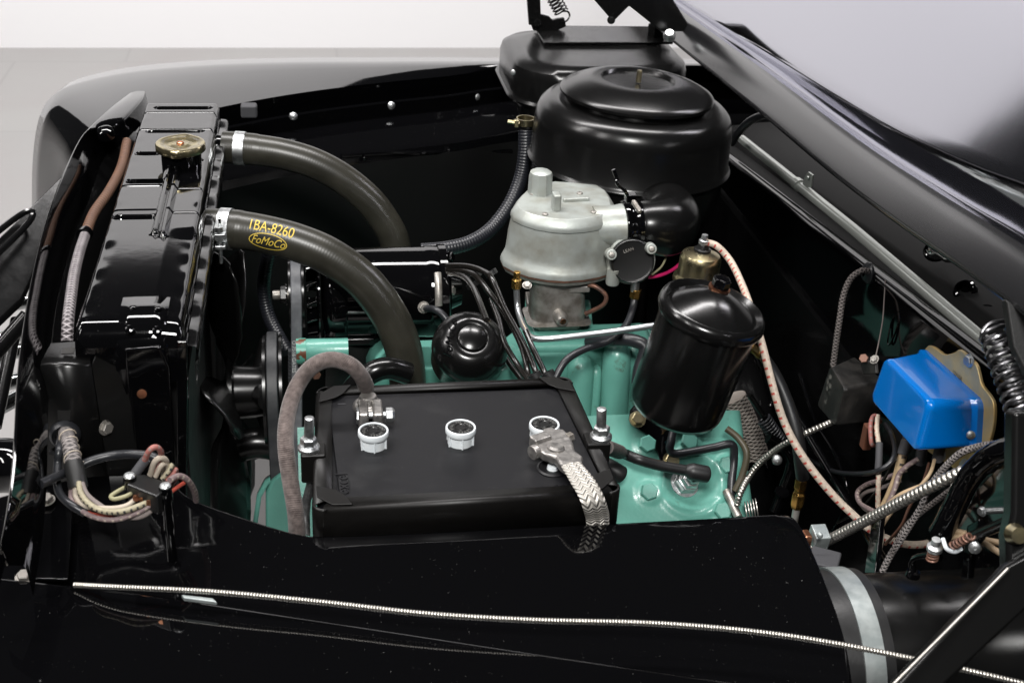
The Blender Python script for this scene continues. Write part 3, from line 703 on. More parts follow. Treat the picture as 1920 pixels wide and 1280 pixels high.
# ================================================================== HOSES
def hose(name, pix, y0, y1, rpx, label, neckpx):
    N = len(pix); pts = [Yp(*p, y0+(y1-y0)*i/(N-1)) for i, p in enumerate(pix)]
    th = thing(name, pts[0], label, 'hose', 'radiator hoses')
    pth = cr(pts, 12); r = S(rpx, pts[0])
    rs = [r*(1.0 if k > 14 else 1.03) for k in range(len(pth))]
    obj('tube', MB().tube(pth, rs, 36), 'hose_rubber', th, smooth=70)
    d = (pth[0]-pth[3]).normalized()
    obj('outlet_neck', MB().lathe([(r*.8, 0), (r*.82, .02), (r*1.05, .024), (r*1.05, .03), (r*.9, .036), (r*.9, .05)], pth[0]-d*.004, d, 28), 'gloss_black', th)
    return th, pth, r
th1, hp1, hr1 = hose('radiator_hose', [(388, 428), (440, 430), (500, 440), (560, 456), (620, 482), (680, 526), (728, 588), (755, 650), (764, 710), (766, 780)], .37, .30, 36, 'olive black radiator hose printed with yellow part number and oval logo', None)
th2, hp2, hr2 = hose('radiator_hose', [(418, 276), (470, 280), (530, 289), (590, 307), (645, 337), (694, 378), (728, 425), (742, 462), (748, 520)], .62, .58, 29, 'olive black radiator hose with no print, beyond the printed one', None)
def band(parent, pth, px, r, wpx, m_='zinc_plate'):
    k = min(range(len(pth)), key=lambda i: abs(proj(pth[i])[0]-px)); c = pth[k]; t_ = (pth[k+1]-pth[k-1]).normalized(); w_ = S(wpx, c)
    return obj('clamp_band', MB().lathe([(r*1.0, -w_/2), (r*1.055, -w_/2), (r*1.055, w_/2), (r*1.0, w_/2)], c, t_, 40), m_, parent), c, t_
def proj(P):
    d = V(P)-CAM; z = d.dot(fwd); return 960+FPX*d.dot(rt)/z, 640-FPX*d.dot(up)/z
b1, c1, t1 = band(th1, hp1, 427, hr1*1.03, 21); b2, c2, t2 = band(th2, hp2, 452, hr2*1.03, 19)
# near clamp tightening screw
def on(pth, px, ang, r):   # point on the tube surface facing the viewer, ang>0 = upward
    k = min(range(1, len(pth)-1), key=lambda i: abs(proj(pth[i])[0]-px)); c = pth[k]; t_ = (pth[k+1]-pth[k-1]).normalized()
    b_ = view(c); b_ = (b_-t_*b_.dot(t_)).normalized(); w_ = b_.cross(t_)
    if w_.z < 0: w_ = -w_
    return c + (b_*math.cos(ang)+w_*math.sin(ang))*r, b_*math.cos(ang)+w_*math.sin(ang), t_, w_
Pk, nk, tk_, wk = on(hp1, 427, R(-18), hr1*1.07)
tng = (-wk).normalized()
obj('screw_slot', MB().box(Pk+UP*.012+nk*.0008, .0032, .003, .02), 'chrome', b1, bevel=.001)
obj('clamp_lug', MB().box(Pk+nk*.004, .013, .009, .008), 'zinc_plate', b1, bevel=.0012)
obj('clamp_nut', MB().box(Pk+nk*.005-UP*.013, .013, .009, .005), 'zinc_plate', b1, bevel=.0012)
obj('clamp_screw', MB().lathe([(0, .012), (.0045, .012), (.0045, .006), (.0022, .005), (.0022, -.034), (0, -.034)], Pk+nk*.0055, UP, 12), 'zinc_plate', b1)
# print wrapped on the hose
def wrap(vs, fs, px, yoff, lift=.0004):
    k0 = min(range(1, len(hp1)-1), key=lambda i: abs(proj(hp1[i])[0]-px)); L = [0]
    for i in range(1, len(hp1)): L.append(L[-1]+(hp1[i]-hp1[i-1]).length)
    out = []; s0 = L[k0]
    for a, b, c in vs:
        s_ = s0+a; i = max(1, min(len(hp1)-2, next((j for j in range(len(L)-1) if L[j+1] >= s_), len(L)-2))); f = (s_-L[i])/max(1e-9, L[i+1]-L[i])
        cc = hp1[i]*(1-f)+hp1[i+1]*f; t_ = ((hp1[i+1]-hp1[i-1]).normalized()*(1-f)+(hp1[i+2 if i+2 < len(hp1) else i+1]-hp1[i]).normalized()*f).normalized()
        bb = view(hp1[k0]); bb = (bb-t_*bb.dot(t_)).normalized(); ww = bb.cross(t_)
        if ww.z < 0: ww = -ww
        an = (b+yoff)/hr1; out.append(cc+(bb*math.cos(an)+ww*math.sin(an))*(hr1+lift))
    return MB().add(out, fs)
def subdiv(vs, fs, maxl):   # cut long faces so they can bend
    bm = bmesh.new(); vv = [bm.verts.new(v) for v in vs]
    for f in fs:
        try: bm.faces.new([vv[i] for i in f])
        except ValueError: pass
    bmesh.ops.triangulate(bm, faces=bm.faces)
    for _ in range(3):
        es = [e for e in bm.edges if e.calc_length() > maxl]
        if es: bmesh.ops.subdivide_edges(bm, edges=es, cuts=1); bmesh.ops.triangulate(bm, faces=bm.faces)
    bm.verts.index_update(); r_ = [tuple(v.co) for v in bm.verts], [[v.index for v in f.verts] for f in bm.faces]; bm.free(); return r_
vs, fs = text2d('1BA-8260', .0165); vs = [(a*.78, b*1.12, c) for a, b, c in vs]
obj('part_number', wrap(*subdiv(vs, fs, .006), 511, .0085), 'yellow_print', th1)
vs, fs = text2d('FoMoCo', .0138, .35); vs = [(a*.8, b, c) for a, b, c in vs]
obj('logo_lettering', wrap(*subdiv(vs, fs, .006), 509, -.008), 'yellow_print', th1)
n = 48; vs = []; fs = []
for k in range(n):
    a = 2*math.pi*k/n
    for q in (1, .93): vs.append((math.cos(a)*.0225*(q if q == 1 else .955), math.sin(a)*.0098*(q if q == 1 else .9), 0))
for k in range(n): q = (k+1) % n; fs.append([2*k, 2*q, 2*q+1, 2*k+1])
obj('logo_oval', wrap(vs, fs, 509, -.008), 'yellow_print', th1)

# ================================================================== FAN, PULLEYS, BELTS
FC = Yp(448, 735, .38)
fn = thing('cooling_fan', FC, 'black pressed steel cooling fan between radiator and belts', 'fan')
obj('hub', MB().lathe([(0, -.022), (.012, -.022), (.016, -.018), (.05, -.012), (.05, -.006), (.035, -.004), (.032, .03), (.03, .045), (0, .045)], FC, XA, 32), 'satin_black', fn)
for k in range(6):
    a = R(97+60*k); dr = V((0, math.cos(a), math.sin(a))); tn = V((0, -math.sin(a), math.cos(a))); secs = []
    for s_, hw, tw in ((.03, .02, 8), (.055, .022, 18), (.08, .034, 30), (.11, .04, 34), (.15, .041, 34), (.185, .037, 34), (.2, .024, 34)):
        ax = (tn*math.cos(R(tw))+XA*math.sin(R(tw))); secs.append([FC+V((-.012, 0, 0))+dr*s_+ax*(hw*q)+XA*(.006*(1-q*q)) for q in (-1, -.6, 0, .6, 1)])
    obj('blade', MB().loft(secs), 'satin_black', fn, solid=.003, smooth=60)
for k in range(3):
    a = R(40+120*k); dr = V((0, math.cos(a), math.sin(a)))
    obj('spider_arm', MB().tube([FC+XA*.03+dr*.02, FC+XA*.038+dr*.07], [.016, .012], 10), 'satin_black', fn)
def pulley(name, c, r, wd_, label, parent=None):
    th = thing(name, c, label, 'pulley')
    obj('sheave', MB().lathe([(0, -wd_*.5), (r*.5, -wd_*.4), (r*.92, -wd_*.6), (r, -wd_*.6), (r, -wd_*.42), (r*.88, -wd_*.1), (r*.88, wd_*.1), (r, wd_*.42), (r, wd_*.6), (r*.5, wd_*.5), (0, wd_*.5)], c, XA, 56), 'satin_black', th)
    return th
def belt(name, cA, rA, cB, rB, wd_, label, m_='belt_rubber'):
    th = thing(name, cA, label, 'belt', 'fan belts'); cA, cB = V(cA), V(cB)
    d = cB-cA; d.x = 0; L = d.length; d.normalize(); nrm = V((0, -d.z, d.y))
    if nrm.y > 0: nrm = -nrm   # towards the viewer
    ca = (rA-rB)/L; al = math.acos(max(-1, min(1, ca))); path = []
    for i in range(21): a = al + (2*math.pi-2*al)*i/20; path.append(cA + (d*math.cos(a)+nrm*math.sin(a))*rA)
    for i in range(15): a = -al + 2*al*i/14; path.append(cB + (d*math.cos(a)+nrm*math.sin(a))*rB)
    full = []
    for i in range(len(path)):
        a, b = path[i], path[(i+1) % len(path)]; k = max(1, int((b-a).length/.012))
        full += [a+(b-a)*(j/k) for j in range(k)]
    n_ = len(full); secs = []
    for i in range(n_+1):
        p = full[i % n_]; t_ = (full[(i+1) % n_]-full[i-1 if i else n_-1]).normalized(); o_ = t_.cross(XA).normalized()
        cen = cA if (p-cA).length < (p-cB).length else cB
        if o_.dot(p-cen) < 0: o_ = -o_
        h = wd_/2; secs.append([p+XA*-h+o_*.001, p-XA*(h-.0012)+o_*.0025, p+XA*(h-.0012)+o_*.0025, p+XA*h+o_*.001, p+XA*h*.65-o_*.008, p-XA*h*.65-o_*.008])
    obj('band', MB().loft(secs, True), m_, th, smooth=30)
    # visible run
    a0 = cA + (d*math.cos(al)+nrm*math.sin(al))*rA; b0 = cB + (d*math.cos(al)+nrm*math.sin(al))*rB
    return th, a0, b0
cr1 = Yp(500, 1190, .38); cr1.x = FC.x+.05
P1 = V((FC.x+.044, FC.y, FC.z)); cr1.x = P1.x
pulley('fan_pulley', P1, .072, .02, 'grooved black pulley right behind the fan hub')
belt('fan_belt', P1, .074, V((P1.x, .36, .45)), .07, .014, 'black fan belt running around the grooved fan pulley')
GC = Yp(722, 548, .43); gr_ = S(88, GC)
P2 = V((Yp(556, 548, .43).x, GC.y, GC.z))
pulley('generator_pulley', P2, .043, .016, 'black generator pulley in front of its finned cooling disc')
bt, a0, b0 = belt('fan_belt', P2, .045, V((P2.x-.012, .36, .45)), .072, .0135, 'grey backed fan belt with white lettering beside the cloth cable', 'belt_back')
dr = (b0-a0).normalized(); nr = dr.cross(XA).normalized()
if nr.y > 0: nr = -nr
# lettering reads down the belt
k = min([i/200 for i in range(200)], key=lambda q: abs(proj(a0+(b0-a0)*q)[1]-668)); PT = a0+(b0-a0)*k
xdn = dr; yd = nr.cross(xdn).normalized()
m = MB()
for off in (-.0034, .0034):
    vs, fs = text2d('O 7516 GATES', .0066); m.add([PT+xdn*a+yd*(b+off)+nr*.0029 for a, b, c in vs], fs)
obj('lettering', m, 'white_print', bt)
k = min([i/200 for i in range(200)], key=lambda q: abs(proj(a0+(b0-a0)*q)[1]-955)); PT = a0+(b0-a0)*k; m = MB()
for i in range(3):
    for j in range(6):
        P = PT+xdn*(.0075*(j-2.5))+yd*(.0038*(i-1))+nr*.0029; m.add([P-xdn*.003-yd*.0013, P+xdn*.003-yd*.0013, P+xdn*.003+yd*.0013, P-xdn*.003+yd*.0013], [[0, 1, 2, 3]])
obj('print_marks', m, 'white_print', bt)
m = MB(); nT = 70
for i in range(nT):
    P = a0+(b0-a0)*(.15+.8*i/nT)-XA*.0085-nr*.002; m.box(P, .004, .008, .0032)
obj('belt_teeth', m, 'belt_rubber', bt, kind='stuff')

# ================================================================== GENERATOR
gn = thing('generator', GC, 'black cylindrical generator under the printed radiator hose', 'generator')
xa, xb = Yp(602, 550, .43).x, Yp(838, 550, .43).x; L = xb-xa; c0 = V((xa, GC.y, GC.z)); g = gr_
obj('drive_end', MB().lathe([(0, 0), (g*.5, .0), (g*.92, .004), (g*.99, .010), (g, .016), (g, .03), (g*.985, .032)], c0, XA, 56), 'gloss_black', gn, smooth=50)
obj('housing', MB().lathe([(g*.965, .028), (g*.965, L-.03), (g*.975, L-.029), (g*.975, L-.012), (g*.965, L-.011)], c0, XA, 56), 'gloss_black', gn, smooth=50)
obj('end_plate', MB().lathe([(g*.96, L-.014), (g*1.0, L-.012), (g*1.0, L-.003), (g*.93, L), (g*.4, L+.004), (g*.3, L+.018), (0, L+.018)], c0, XA, 56), 'gloss_black', gn, smooth=50)
fd = V((P2.x+.013, GC.y, GC.z))
fnn = obj('cooling_disc', MB().lathe([(0, 0), (g*.8, 0), (g*.98, .002), (g*.98, .004), (0, .004)], fd+XA*.012, XA, 48), 'gloss_black', gn)
for k in range(14):
    a = 2*math.pi*k/14; M = Matrix.Rotation(a, 3, 'X'); p = fd+XA*.006+M @ V((0, 0, g*.68))
    obj('fin', MB().box(p, .014, .003, g*.42, M @ Matrix.Rotation(R(20), 3, 'Z')), 'gloss_black', fnn, bevel=.0008)
bolt(gn, P2-XA*.012, -XA, .011, 'satin_black', 'hex', 'shaft_nut')
obj('shaft', MB().lathe([(0, 0), (.0055, 0), (.006, .002), (.006, .03), (0, .03)], P2-XA*.03, XA, 16), 'cast_steel', gn)
# slot window, terminals
P, nn = Yp(822, 512, GC.y-g*.75), V((0, -.72, .69)); pc = V((P.x, GC.y, GC.z))+nn*g*.99
sl_ = []
for k in range(13):
    a = R(8+k*3.4); q = V((P.x, GC.y-math.cos(a)*g*.945, GC.z+math.sin(a)*g*.945)); sl_.append(q)
obj('brush_slot', MB().tube(sl_, .0052, 12), 'cast_steel', gn)
for px, py, m_ in ((794, 576, 'cast_steel'), (845, 545, 'cast_steel'), (843, 482, 'gloss_black')):
    P = Yp(px, py, GC.y-g*.98 if px < 800 else GC.y-g*.5); bolt(gn, P, V((.2, -1, .3)) if px < 800 else XA+V((0, -.6, .3)), S(9, P), m_, 'hex', 'terminal')
P = Yp(660, 632, GC.y-g*.5); obj('mounting_foot', MB().box(P, S(85, P), .03, S(16, P)), 'brush_black', gn, bevel=.003)
for px in (615, 700):
    P = Yp(px, 630, GC.y-g*.55); obj('mount_lug', MB().lathe([(0, 0), (.012, 0), (.012, .02), (0, .02)], P, XA, 20), 'gloss_black', gn, bevel=.001)
m = MB().prism([Yp(645, 585, GC.y-g*.985), Yp(695, 585, GC.y-g*.985), Yp(695, 588, GC.y-g*.985), Yp(645, 588, GC.y-g*.985)], V((0, .004, 0))); obj('seam', m, 'zinc_plate', gn)
gw = thing('generator_lead', Yp(820, 590, .36), 'short dark rubber lead from the generator terminal', 'wire')
obj('sheath', MB().tube(cr([Yp(797, 578, GC.y-g), Yp(815, 580, .35), Yp(832, 592, .34), Yp(850, 620, .33)], 6), .0045, 10), 'dark_rubber', gw)
cable('bypass_hose', [Yp(512, 440, .5), Yp(499, 500, .5), Yp(495, 545, .5), Yp(503, 590, .49), Yp(522, 630, .47), Yp(540, 660, .45)], S(13, GC), 'ribbed_hose', 'curved black hose behind the belts left of the generator', 'hose', 16)

# ================================================================== ENGINE
HP0 = Yp(1216, 920, .15); HN = V((0, -.70, .714)).normalized(); HU = XA; HV = HN.cross(HU).normalized()   # HV points up the slope
if HV.z < 0: HV = -HV
def Hp(px, py, h=0): return Pp(px, py, HP0+HN*h, HN)
def huv(px, py): q = Hp(px, py)-HP0; return V((q.dot(HU), q.dot(HV)))
eng = thing('engine', (.15, .4, .5), 'teal painted engine with bolted cylinder head and intake below the carburettor', 'engine')
hb_px = [(1213, 833), (1216, 922), (1291, 828), (1362, 872), (1354, 958), (1130, 905), (1060, 860), (900, 860)]
hbs = [huv(*p) for p in hb_px]; pk = huv(1296, 905)
rB = S(17, HP0)
u0, u1 = huv(560, 900).x, huv(1412, 900).x; v0, v1 = huv(1216, 1040).y, huv(1216, 775).y
NU, NVv = 150, 64; rows = []
for j in range(NVv+1):
    v_ = v0+(v1-v0)*j/NVv; r_ = []
    for i in range(NU+1):
        u_ = u0+(u1-u0)*i/NU; p = V((u_, v_)); h = 0
        for q in hbs: h += .0022*(1-smooth(rB*1.25, rB*1.6, (p-q).length))
        d = (p-pk).length; h += .003*(1-smooth(.040, .047, d)) - .016*(1-smooth(.015, .039, d))
        e = (u1-u_)/.014
        if e < 1: h -= .014*(1-math.sqrt(max(0, 1-(1-max(0, e))**2)))
        h += .0004*math.sin(u_*70+v_*40)
        r_.append(HP0+HU*u_+HV*v_+HN*h)
    rows.append([r_[0]-HN*.05]+r_+[r_[-1]-HN*.06])
m = MB().loft(rows); hd_ = obj('cylinder_head', m, 'teal_paint', eng, smooth=60)
for k, (px, py) in enumerate(hb_px): bolt(hd_, Hp(px, py, .0022), HN, rB, 'teal_paint', 'hexflat', 'head_bolt', spin=.3+k)
obj('block', MB().box((.14, .42, .52), .52, .38, .36), 'teal_paint', eng, bevel=.01)
# intake manifold: pedestal, wall with round columns
im = MB(); yw = .312
wall = [Yp(930, 690, yw), Yp(985, 648, yw), Yp(1225, 640, yw), Yp(1245, 700, yw), Yp(1245, 830, yw), Yp(930, 830, yw)]
im.prism(wall, V((0, .05, .004)))
iw = obj('intake_manifold', im, 'teal_paint', eng, bevel=.008, seg=4)
for px, ya, yb_, r, dy in ((1157, 668, 770, 27, -.012), (1090, 690, 772, 25, -.008), (1118, 700, 772, 12, -.006), (1195, 665, 760, 24, -.004)):
    a = Yp(px, ya, yw+dy); b = Yp(px-6, yb_, yw+dy-.012); rr_ = S(r, a)
    obj('column', MB().tube(cr([a+V((0, .012, .004)), a+V((0, .003, .002)), a*.7+b*.3, b, b+(b-a)*.15], 6), [rr_*q for q in [.2, .5, .68, .8, .88, .94, .98]+[1]*12+[1.02, 1.05, 1.1, 1.16, 1.2, 1.22]][:25], 24), 'teal_paint', iw, smooth=70)
for px, py in ((1096, 742), (1183, 762)):
    P = Yp(px, py, yw-.016); bolt(iw, P, V((0, -.75, .66)), S(14, P), 'teal_paint', 'hexflat', 'bolt')
cz = .853
CB = Yp(1042, 612, .35)
m = MB().prism([Zp(985, 585, cz-.004), Zp(1000, 625, cz-.004), Zp(1014, 628, cz-.004), Zp(1098, 626, cz-.004), Zp(1112, 606, cz-.004), Zp(1108, 560, cz-.004), Zp(985, 555, cz-.004)], V((0, 0, -.05))); obj('carburettor_pad', m, 'teal_paint', iw, bevel=.004, seg=3)
m = MB().prism([Zp(850, 705, .835), Zp(950, 648, .835), Zp(985, 606, .835), Zp(1215, 602, .835), Zp(1235, 636, .835), Zp(1225, 648, .835), Zp(1000, 662, .835), Zp(900, 720, .835)], V((0, 0, -.06))); obj('valley_cover', m, 'teal_paint', iw, bevel=.008, seg=3)
# front pieces: water outlet neck, small bosses, timing cover
P = Yp(766, 730, .30); obj('water_outlet', MB().lathe([(.034, -.06), (.034, -.01), (.03, -.005), (.022, 0)], P, UP, 32), 'teal_paint', eng)
m = MB().prism([Yp(690, 705, .35), Yp(705, 672, .35), Yp(725, 655, .35), Yp(745, 655, .35), Yp(800, 690, .35), Yp(830, 690, .35), Yp(850, 740, .35), Yp(690, 740, .35)], V((0, .06, 0))); obj('front_boss', m, 'teal_paint', eng, bevel=.004)
P = Yp(580, 658, .36); obj('pump_stub', MB().lathe([(0, 0), (.014, 0), (.0155, .002), (.0155, .06), (0, .06)], P-XA*.012, XA, 24), 'teal_paint', eng)
obj('stub_flange', MB().lathe([(0, 0), (.0165, 0), (.0165, .012), (0, .012)], P-XA*.016, XA, 24), 'chipped_teal', eng, label='rusty chipped flange face')
P = Yp(592, 702, .34); bolt(eng, P, V((.3, -1, .2)), S(9, P), 'old_copper', 'hexflat')
TC = Yp(545, 1000, .30); TC.x = Yp(545, 940, .3).x
obj('timing_cover', MB().loft([[Yp(x, y, .30) for x, y in ((478, 985), (486, 930), (500, 905), (530, 885), (547, 884), (547, 1010))], [Yp(x, y, .36) for x, y in ((478, 985), (486, 925), (500, 898), (530, 878), (547, 876), (547, 1010))]], False), 'teal_paint', eng, solid=.006)
m = MB().prism([Yp(498, 1010, .295), Yp(498, 925, .295), Yp(510, 900, .295), Yp(530, 886, .295), Yp(546, 884, .295), Yp(546, 1010, .295)], V((0, .02, 0))); obj('cover_face', m, 'teal_paint', eng, bevel=.004)
m = MB().prism([Yp(606, 640, .40), Yp(700, 650, .40), Yp(690, 735, .40), Yp(606, 735, .40)], V((0, .04, 0))); obj('front_mount', m, 'satin_black', eng, bevel=.004)
cable('lower_hose', [Yp(640, 765, .24), Yp(665, 725, .24), Yp(698, 698, .24), Yp(730, 690, .245), Yp(765, 700, .25)], S(20, P), 'filter_black', 'fat glossy black elbow hose tucked behind the battery corner', 'hose', 20)
cable('lower_pipe', [Yp(440, 840, .34), Yp(480, 830, .34), Yp(525, 835, .34)], S(30, P), 'satin_black', 'thick black pipe crossing low behind the fan pulley', 'pipe', 20)
# exhaust / linkage clutter right of the head
jk = thing('exhaust_pipe', Yp(1420, 800, .3), 'exhaust pipe wrapped in pale heat cloth beside the oil filter', 'pipe')
obj('wrap', MB().tube(cr([Yp(1375, 745, .25), Yp(1400, 800, .24), Yp(1418, 855, .23)], 6), S(26, HP0), 20), 'heat_wrap', jk)
rs_ = thing('return_spring', Yp(1450, 810, .2), 'dark coil spring on the throttle linkage beside the wrapped pipe', 'spring')
obj('coil', helix(Yp(1432, 785, .19), Yp(1462, 828, .18), S(13, HP0), 9, S(2.4, HP0)), 'dark_rubber', rs_)
obj('rod', MB().tube([Yp(1405, 740, .2), Yp(1480, 850, .18)], S(6, HP0), 10), 'satin_black', rs_)
lk = thing('throttle_linkage', Yp(1485, 900, .15), 'black bent linkage arm with zinc screw beside the wrapped pipe', 'linkage')
obj('arm', MB().tube(cr([Yp(1440, 820, .17), Yp(1470, 840, .165), Yp(1484, 870, .16), Yp(1470, 915, .15), Yp(1452, 960, .14)], 6), S(11, HP0), 12), 'gloss_black', lk)
P = Yp(1457, 862, .14); bolt(lk, P, V((-.3, -1, .5)), S(10, P), 'zinc_plate', 'pan', 'screw')
obj('collar', MB().lathe([(0, 0), (.009, 0), (.009, .003), (0, .003)], Yp(1465, 924, .14), V((.1, -.3, .9)), 20), 'gloss_black', lk)
# dark structure filling the well to the right (bell housing, toe board)
tb = thing('toe_board', (.5, .1, .4), 'dark lower firewall and toe board behind the wiring', 'panel')
obj('sheet', MB().prism([V((.50, -.5, .0)), V((.50, 1.0, .0)), V((.50, 1.0, .86)), V((.50, -.5, .86))], V((.01, 0, 0))), 'brush_black', tb)
obj('floor_pan', MB().prism([V((.14, -.3, .56)), V((.52, -.3, .56)), V((.52, .3, .56)), V((.14, .3, .56))], V((0, 0, .01))), 'brush_black', tb)
bh = thing('bell_housing', (.42, .35, .5), 'black bell housing with rounded ribs at the rear of the engine', 'housing')
obj('case', MB().lathe([(.06, .06), (.13, .05), (.19, .02), (.2, 0), (.2, -.03), (.12, -.04)], V((.43, .42, .58)), XA, 48), 'brush_black', bh)

# ================================================================== BREATHER CAP
BC = Yp(884, 640, .25); bx = (view(BC)*.9+V((.12, .15, .42))).normalized(); r = S(73, BC)
bc = thing('breather_cap', BC-UP*.08, 'round domed glossy black oil breather cap beside the battery', 'breather cap')
obj('dome', MB().lathe([(0, .012), (r*.34, .012), (r*.37, .0108), (r*.39, .0092), (r*.42, .0105), (r*.6, .009), (r*.8, .003), (r*.93, -.006), (r*.985, -.013), (r, -.018), (r*.985, -.022), (r*.96, -.022), (r*.96, -.05), (r*.5, -.06), (0, -.06)], BC, bx, 72), 'filter_black', bc, smooth=60)
obj('neck', MB().tube([BC-bx*.05, BC-bx*.05-UP*.05], .018, 20), 'old_copper', bc)
yv = (up-bx*up.dot(bx)).normalized(); xv = yv.cross(bx).normalized()
ca, sa = math.cos(R(78)), math.sin(R(78))
obj('embossed_lettering', textmb('FoMoCo', r*.3, BC+xv*(-r*.56)+yv*(r*.0)+bx*.0098, xv*ca+yv*sa, -xv*sa+yv*ca, .0002, .3, .0006), 'gloss_black', bc)

# ================================================================== CARBURETTOR
cb_ = thing('carburettor', CB-UP*.01, 'grey cast zinc carburettor below the air cleaner', 'carburettor')
zt_, zbm = 1.0, .934
lid = [(957, 398), (968, 380), (985, 364), (1010, 354), (1038, 350), (1080, 353), (1125, 358), (1142, 369), (1152, 386), (1157, 412), (1142, 420), (1120, 426), (1095, 430), (1065, 432), (1035, 430), (1005, 425), (980, 417), (962, 408)]
LP = [Zp(*p, zt_-.008) for p in lid]; cen = sum(LP, V((0, 0, 0)))/len(LP)
def csec(s_, z): return [V((cen.x+(p.x-cen.x)*s_, cen.y+(p.y-cen.y)*s_, z)) for p in LP]
obj('lid', MB().loft([csec(.6, zt_+.0035), csec(.875, zt_+.003), csec(.89, zt_+.0024), csec(.985, zt_-.0055), csec(1.0, zt_-.009), csec(1.0, zt_-.013)], True, True), 'cast_zinc', cb_, smooth=24, bevel=.0012)
obj('bowl', MB().loft([csec(.985, zt_-.0135), csec(.99, zt_-.016), csec(1.03, zbm+.035), csec(1.055, zbm+.016), csec(1.075, zbm+.008), csec(1.13, zbm+.003), csec(1.15, zbm-.001), csec(1.15, zbm-.005)], True, True), 'cast_zinc', cb_, smooth=40)
obj('gasket', MB().loft([csec(1.14, zbm-.005), csec(1.14, zbm-.008)], True, True), 'old_copper', cb_)
obj('lower_flange', MB().loft([csec(1.12, zbm-.008), csec(1.1, zbm-.013), csec(.75, zbm-.016)], True, True), 'cast_steel', cb_)
K = Zp(1012, 362, zt_+.002); kr = S(23, K)
obj('vent_knob', MB().lathe([(kr*1.05, 0), (kr, .004), (kr*.97, .024), (kr*.9, .028), (kr*.7, .030), (0, .031)], K, UP, 10), 'cast_zinc', cb_, smooth=30)
A = Zp(1042, 392, zt_+.003); obj('lug', MB().box(A+UP*.01, .010, .017, .022), 'cast_zinc', cb_, bevel=.0025)
obj('rib', MB().box(Zp(1080, 376, zt_+.004)+UP*.001, .034, .006, .006, Matrix.Rotation(R(6), 3, 'Z')), 'cast_zinc', cb_, bevel=.002)
for px, py in ((999, 364), (1022, 402), (1113, 398), (1087, 363)):
    P = Zp(px, py, zt_+.0035); bolt(cb_, P, UP, S(6, P), 'cast_steel', 'pan', 'screw')
nk_ = Yp(1140, 424, .36); obj('air_horn', MB().tube([nk_-XA*.02, nk_+XA*.008, cn2-XA*.018, cn2-XA*.010], [.025, .026, .0295, .030], 32), 'cast_zinc', cb_, smooth=60)
# throttle body
TB = CB; zt2 = zbm-.012
obj('throttle_body', MB().loft([rrect(TB.x-.036, TB.x+.036, TB.y-.02, TB.y+.03, .016, zt2), rrect(TB.x-.033, TB.x+.033, TB.y-.018, TB.y+.03, .016, zt2-.02), rrect(TB.x-.034, TB.x+.036, TB.y-.02, TB.y+.03, .016, cz+.012), rrect(TB.x-.04, TB.x+.042, TB.y-.026, TB.y+.034, .012, cz+.009)], True, True), 'cast_steel', cb_, smooth=45)
fl = [Zp(988, 566, cz+.008), Zp(1003, 602, cz+.008), Zp(1012, 606, cz+.008), Zp(1086, 604, cz+.008), Zp(1095, 596, cz+.008), Zp(1090, 552, cz+.008), Zp(985, 545, cz+.008)]
obj('base_flange', MB().prism(fl, V((0, 0, -.011))), 'cast_steel', cb_, bevel=.002)
for px, py in ((1018, 595), (1083, 590)):
    P = Zp(px, py, cz+.009); bolt(cb_, P, UP, S(10.5, P), 'zinc_plate', 'hex')
P = Yp(1056, 603, TB.y-.035); obj('vacuum_stub', MB().lathe([(0, .0), (S(10, P), 0), (S(12, P), -.003), (S(13, P), -.02), (S(13, P), -.04)], P, V((.15, -1, -.12)), 20), 'cast_steel', cb_)
obj('stub_plug', MB().lathe([(0, .0006), (S(6, P), .0004), (S(6, P), -.004)], P, V((.15, -1, -.12)), 16), 'copper', cb_)
P = Yp(1085, 538, TB.y-.012); obj('side_block', MB().box(P, S(40, P), .016, S(14, P)), 'cast_steel', cb_, bevel=.002)
# automatic choke-like black cap
Q = Yp(1186, 490, .315); qn = (view(Q)*.9+V((.12, -.2, -.05))).normalized(); qr = S(42, Q)
obj('cap_ring', MB().lathe([(0, -.03), (qr*.95, -.03), (qr*1.1, -.02), (qr*1.1, -.012), (qr*1.0, -.010)], Q, qn, 40), 'cast_zinc', cb_)
obj('black_cap', MB().lathe([(qr*1.0, -.018), (qr*1.0, -.0035), (qr*.985, -.0012), (qr*.94, 0), (qr*.90, -.0012), (qr*.86, -.0014), (0, -.0012)], Q, qn, 56), 'black_plug', cb_, smooth=40)
yv = (up-qn*up.dot(qn)).normalized(); xv = yv.cross(qn).normalized()
obj('cap_lettering', textmb('LEAN', qr*.2, Q+yv*qr*.5-xv*qr*.2+qn*.0008, (xv+yv*.35).normalized(), (yv-xv*.35).normalized(), .0001, 0, .0001), 'cast_steel', cb_)
for px, py in ((1147, 478), (1222, 467)):
    P = Yp(px, py, .308); obj('ear', MB().lathe([(0, -.016), (S(11, P), -.016), (S(10, P), 0), (0, .0)], P, qn, 18), 'cast_zinc', cb_, bevel=.001)
    bolt(cb_, P+qn*.0003, qn, S(6, P), 'cast_steel', 'pan', 'screw')
P = Yp(1148, 532, .32); obj('drain_stub', MB().lathe([(0, 0), (S(12, P), 0), (S(13, P), .003), (S(12, P), .02), (0, .02)], P, V((0, 0, 1)), 20), 'cast_zinc', cb_)
P = Yp(1191, 534, .318); obj('fitting', MB().lathe([(0, 0), (S(8, P), 0), (S(8, P), .018), (0, .018)], P-UP*.008, UP, 16), 'zinc_plate', cb_)
P = Yp(1190, 558, .318); n1 = obj('brass_nut', MB().lathe([(0, 0), (S(11, P), 0), (S(11, P), .012), (0, .012)], P, V((.08, 0, 1)), 6), 'brass', cb_, bevel=.0008)
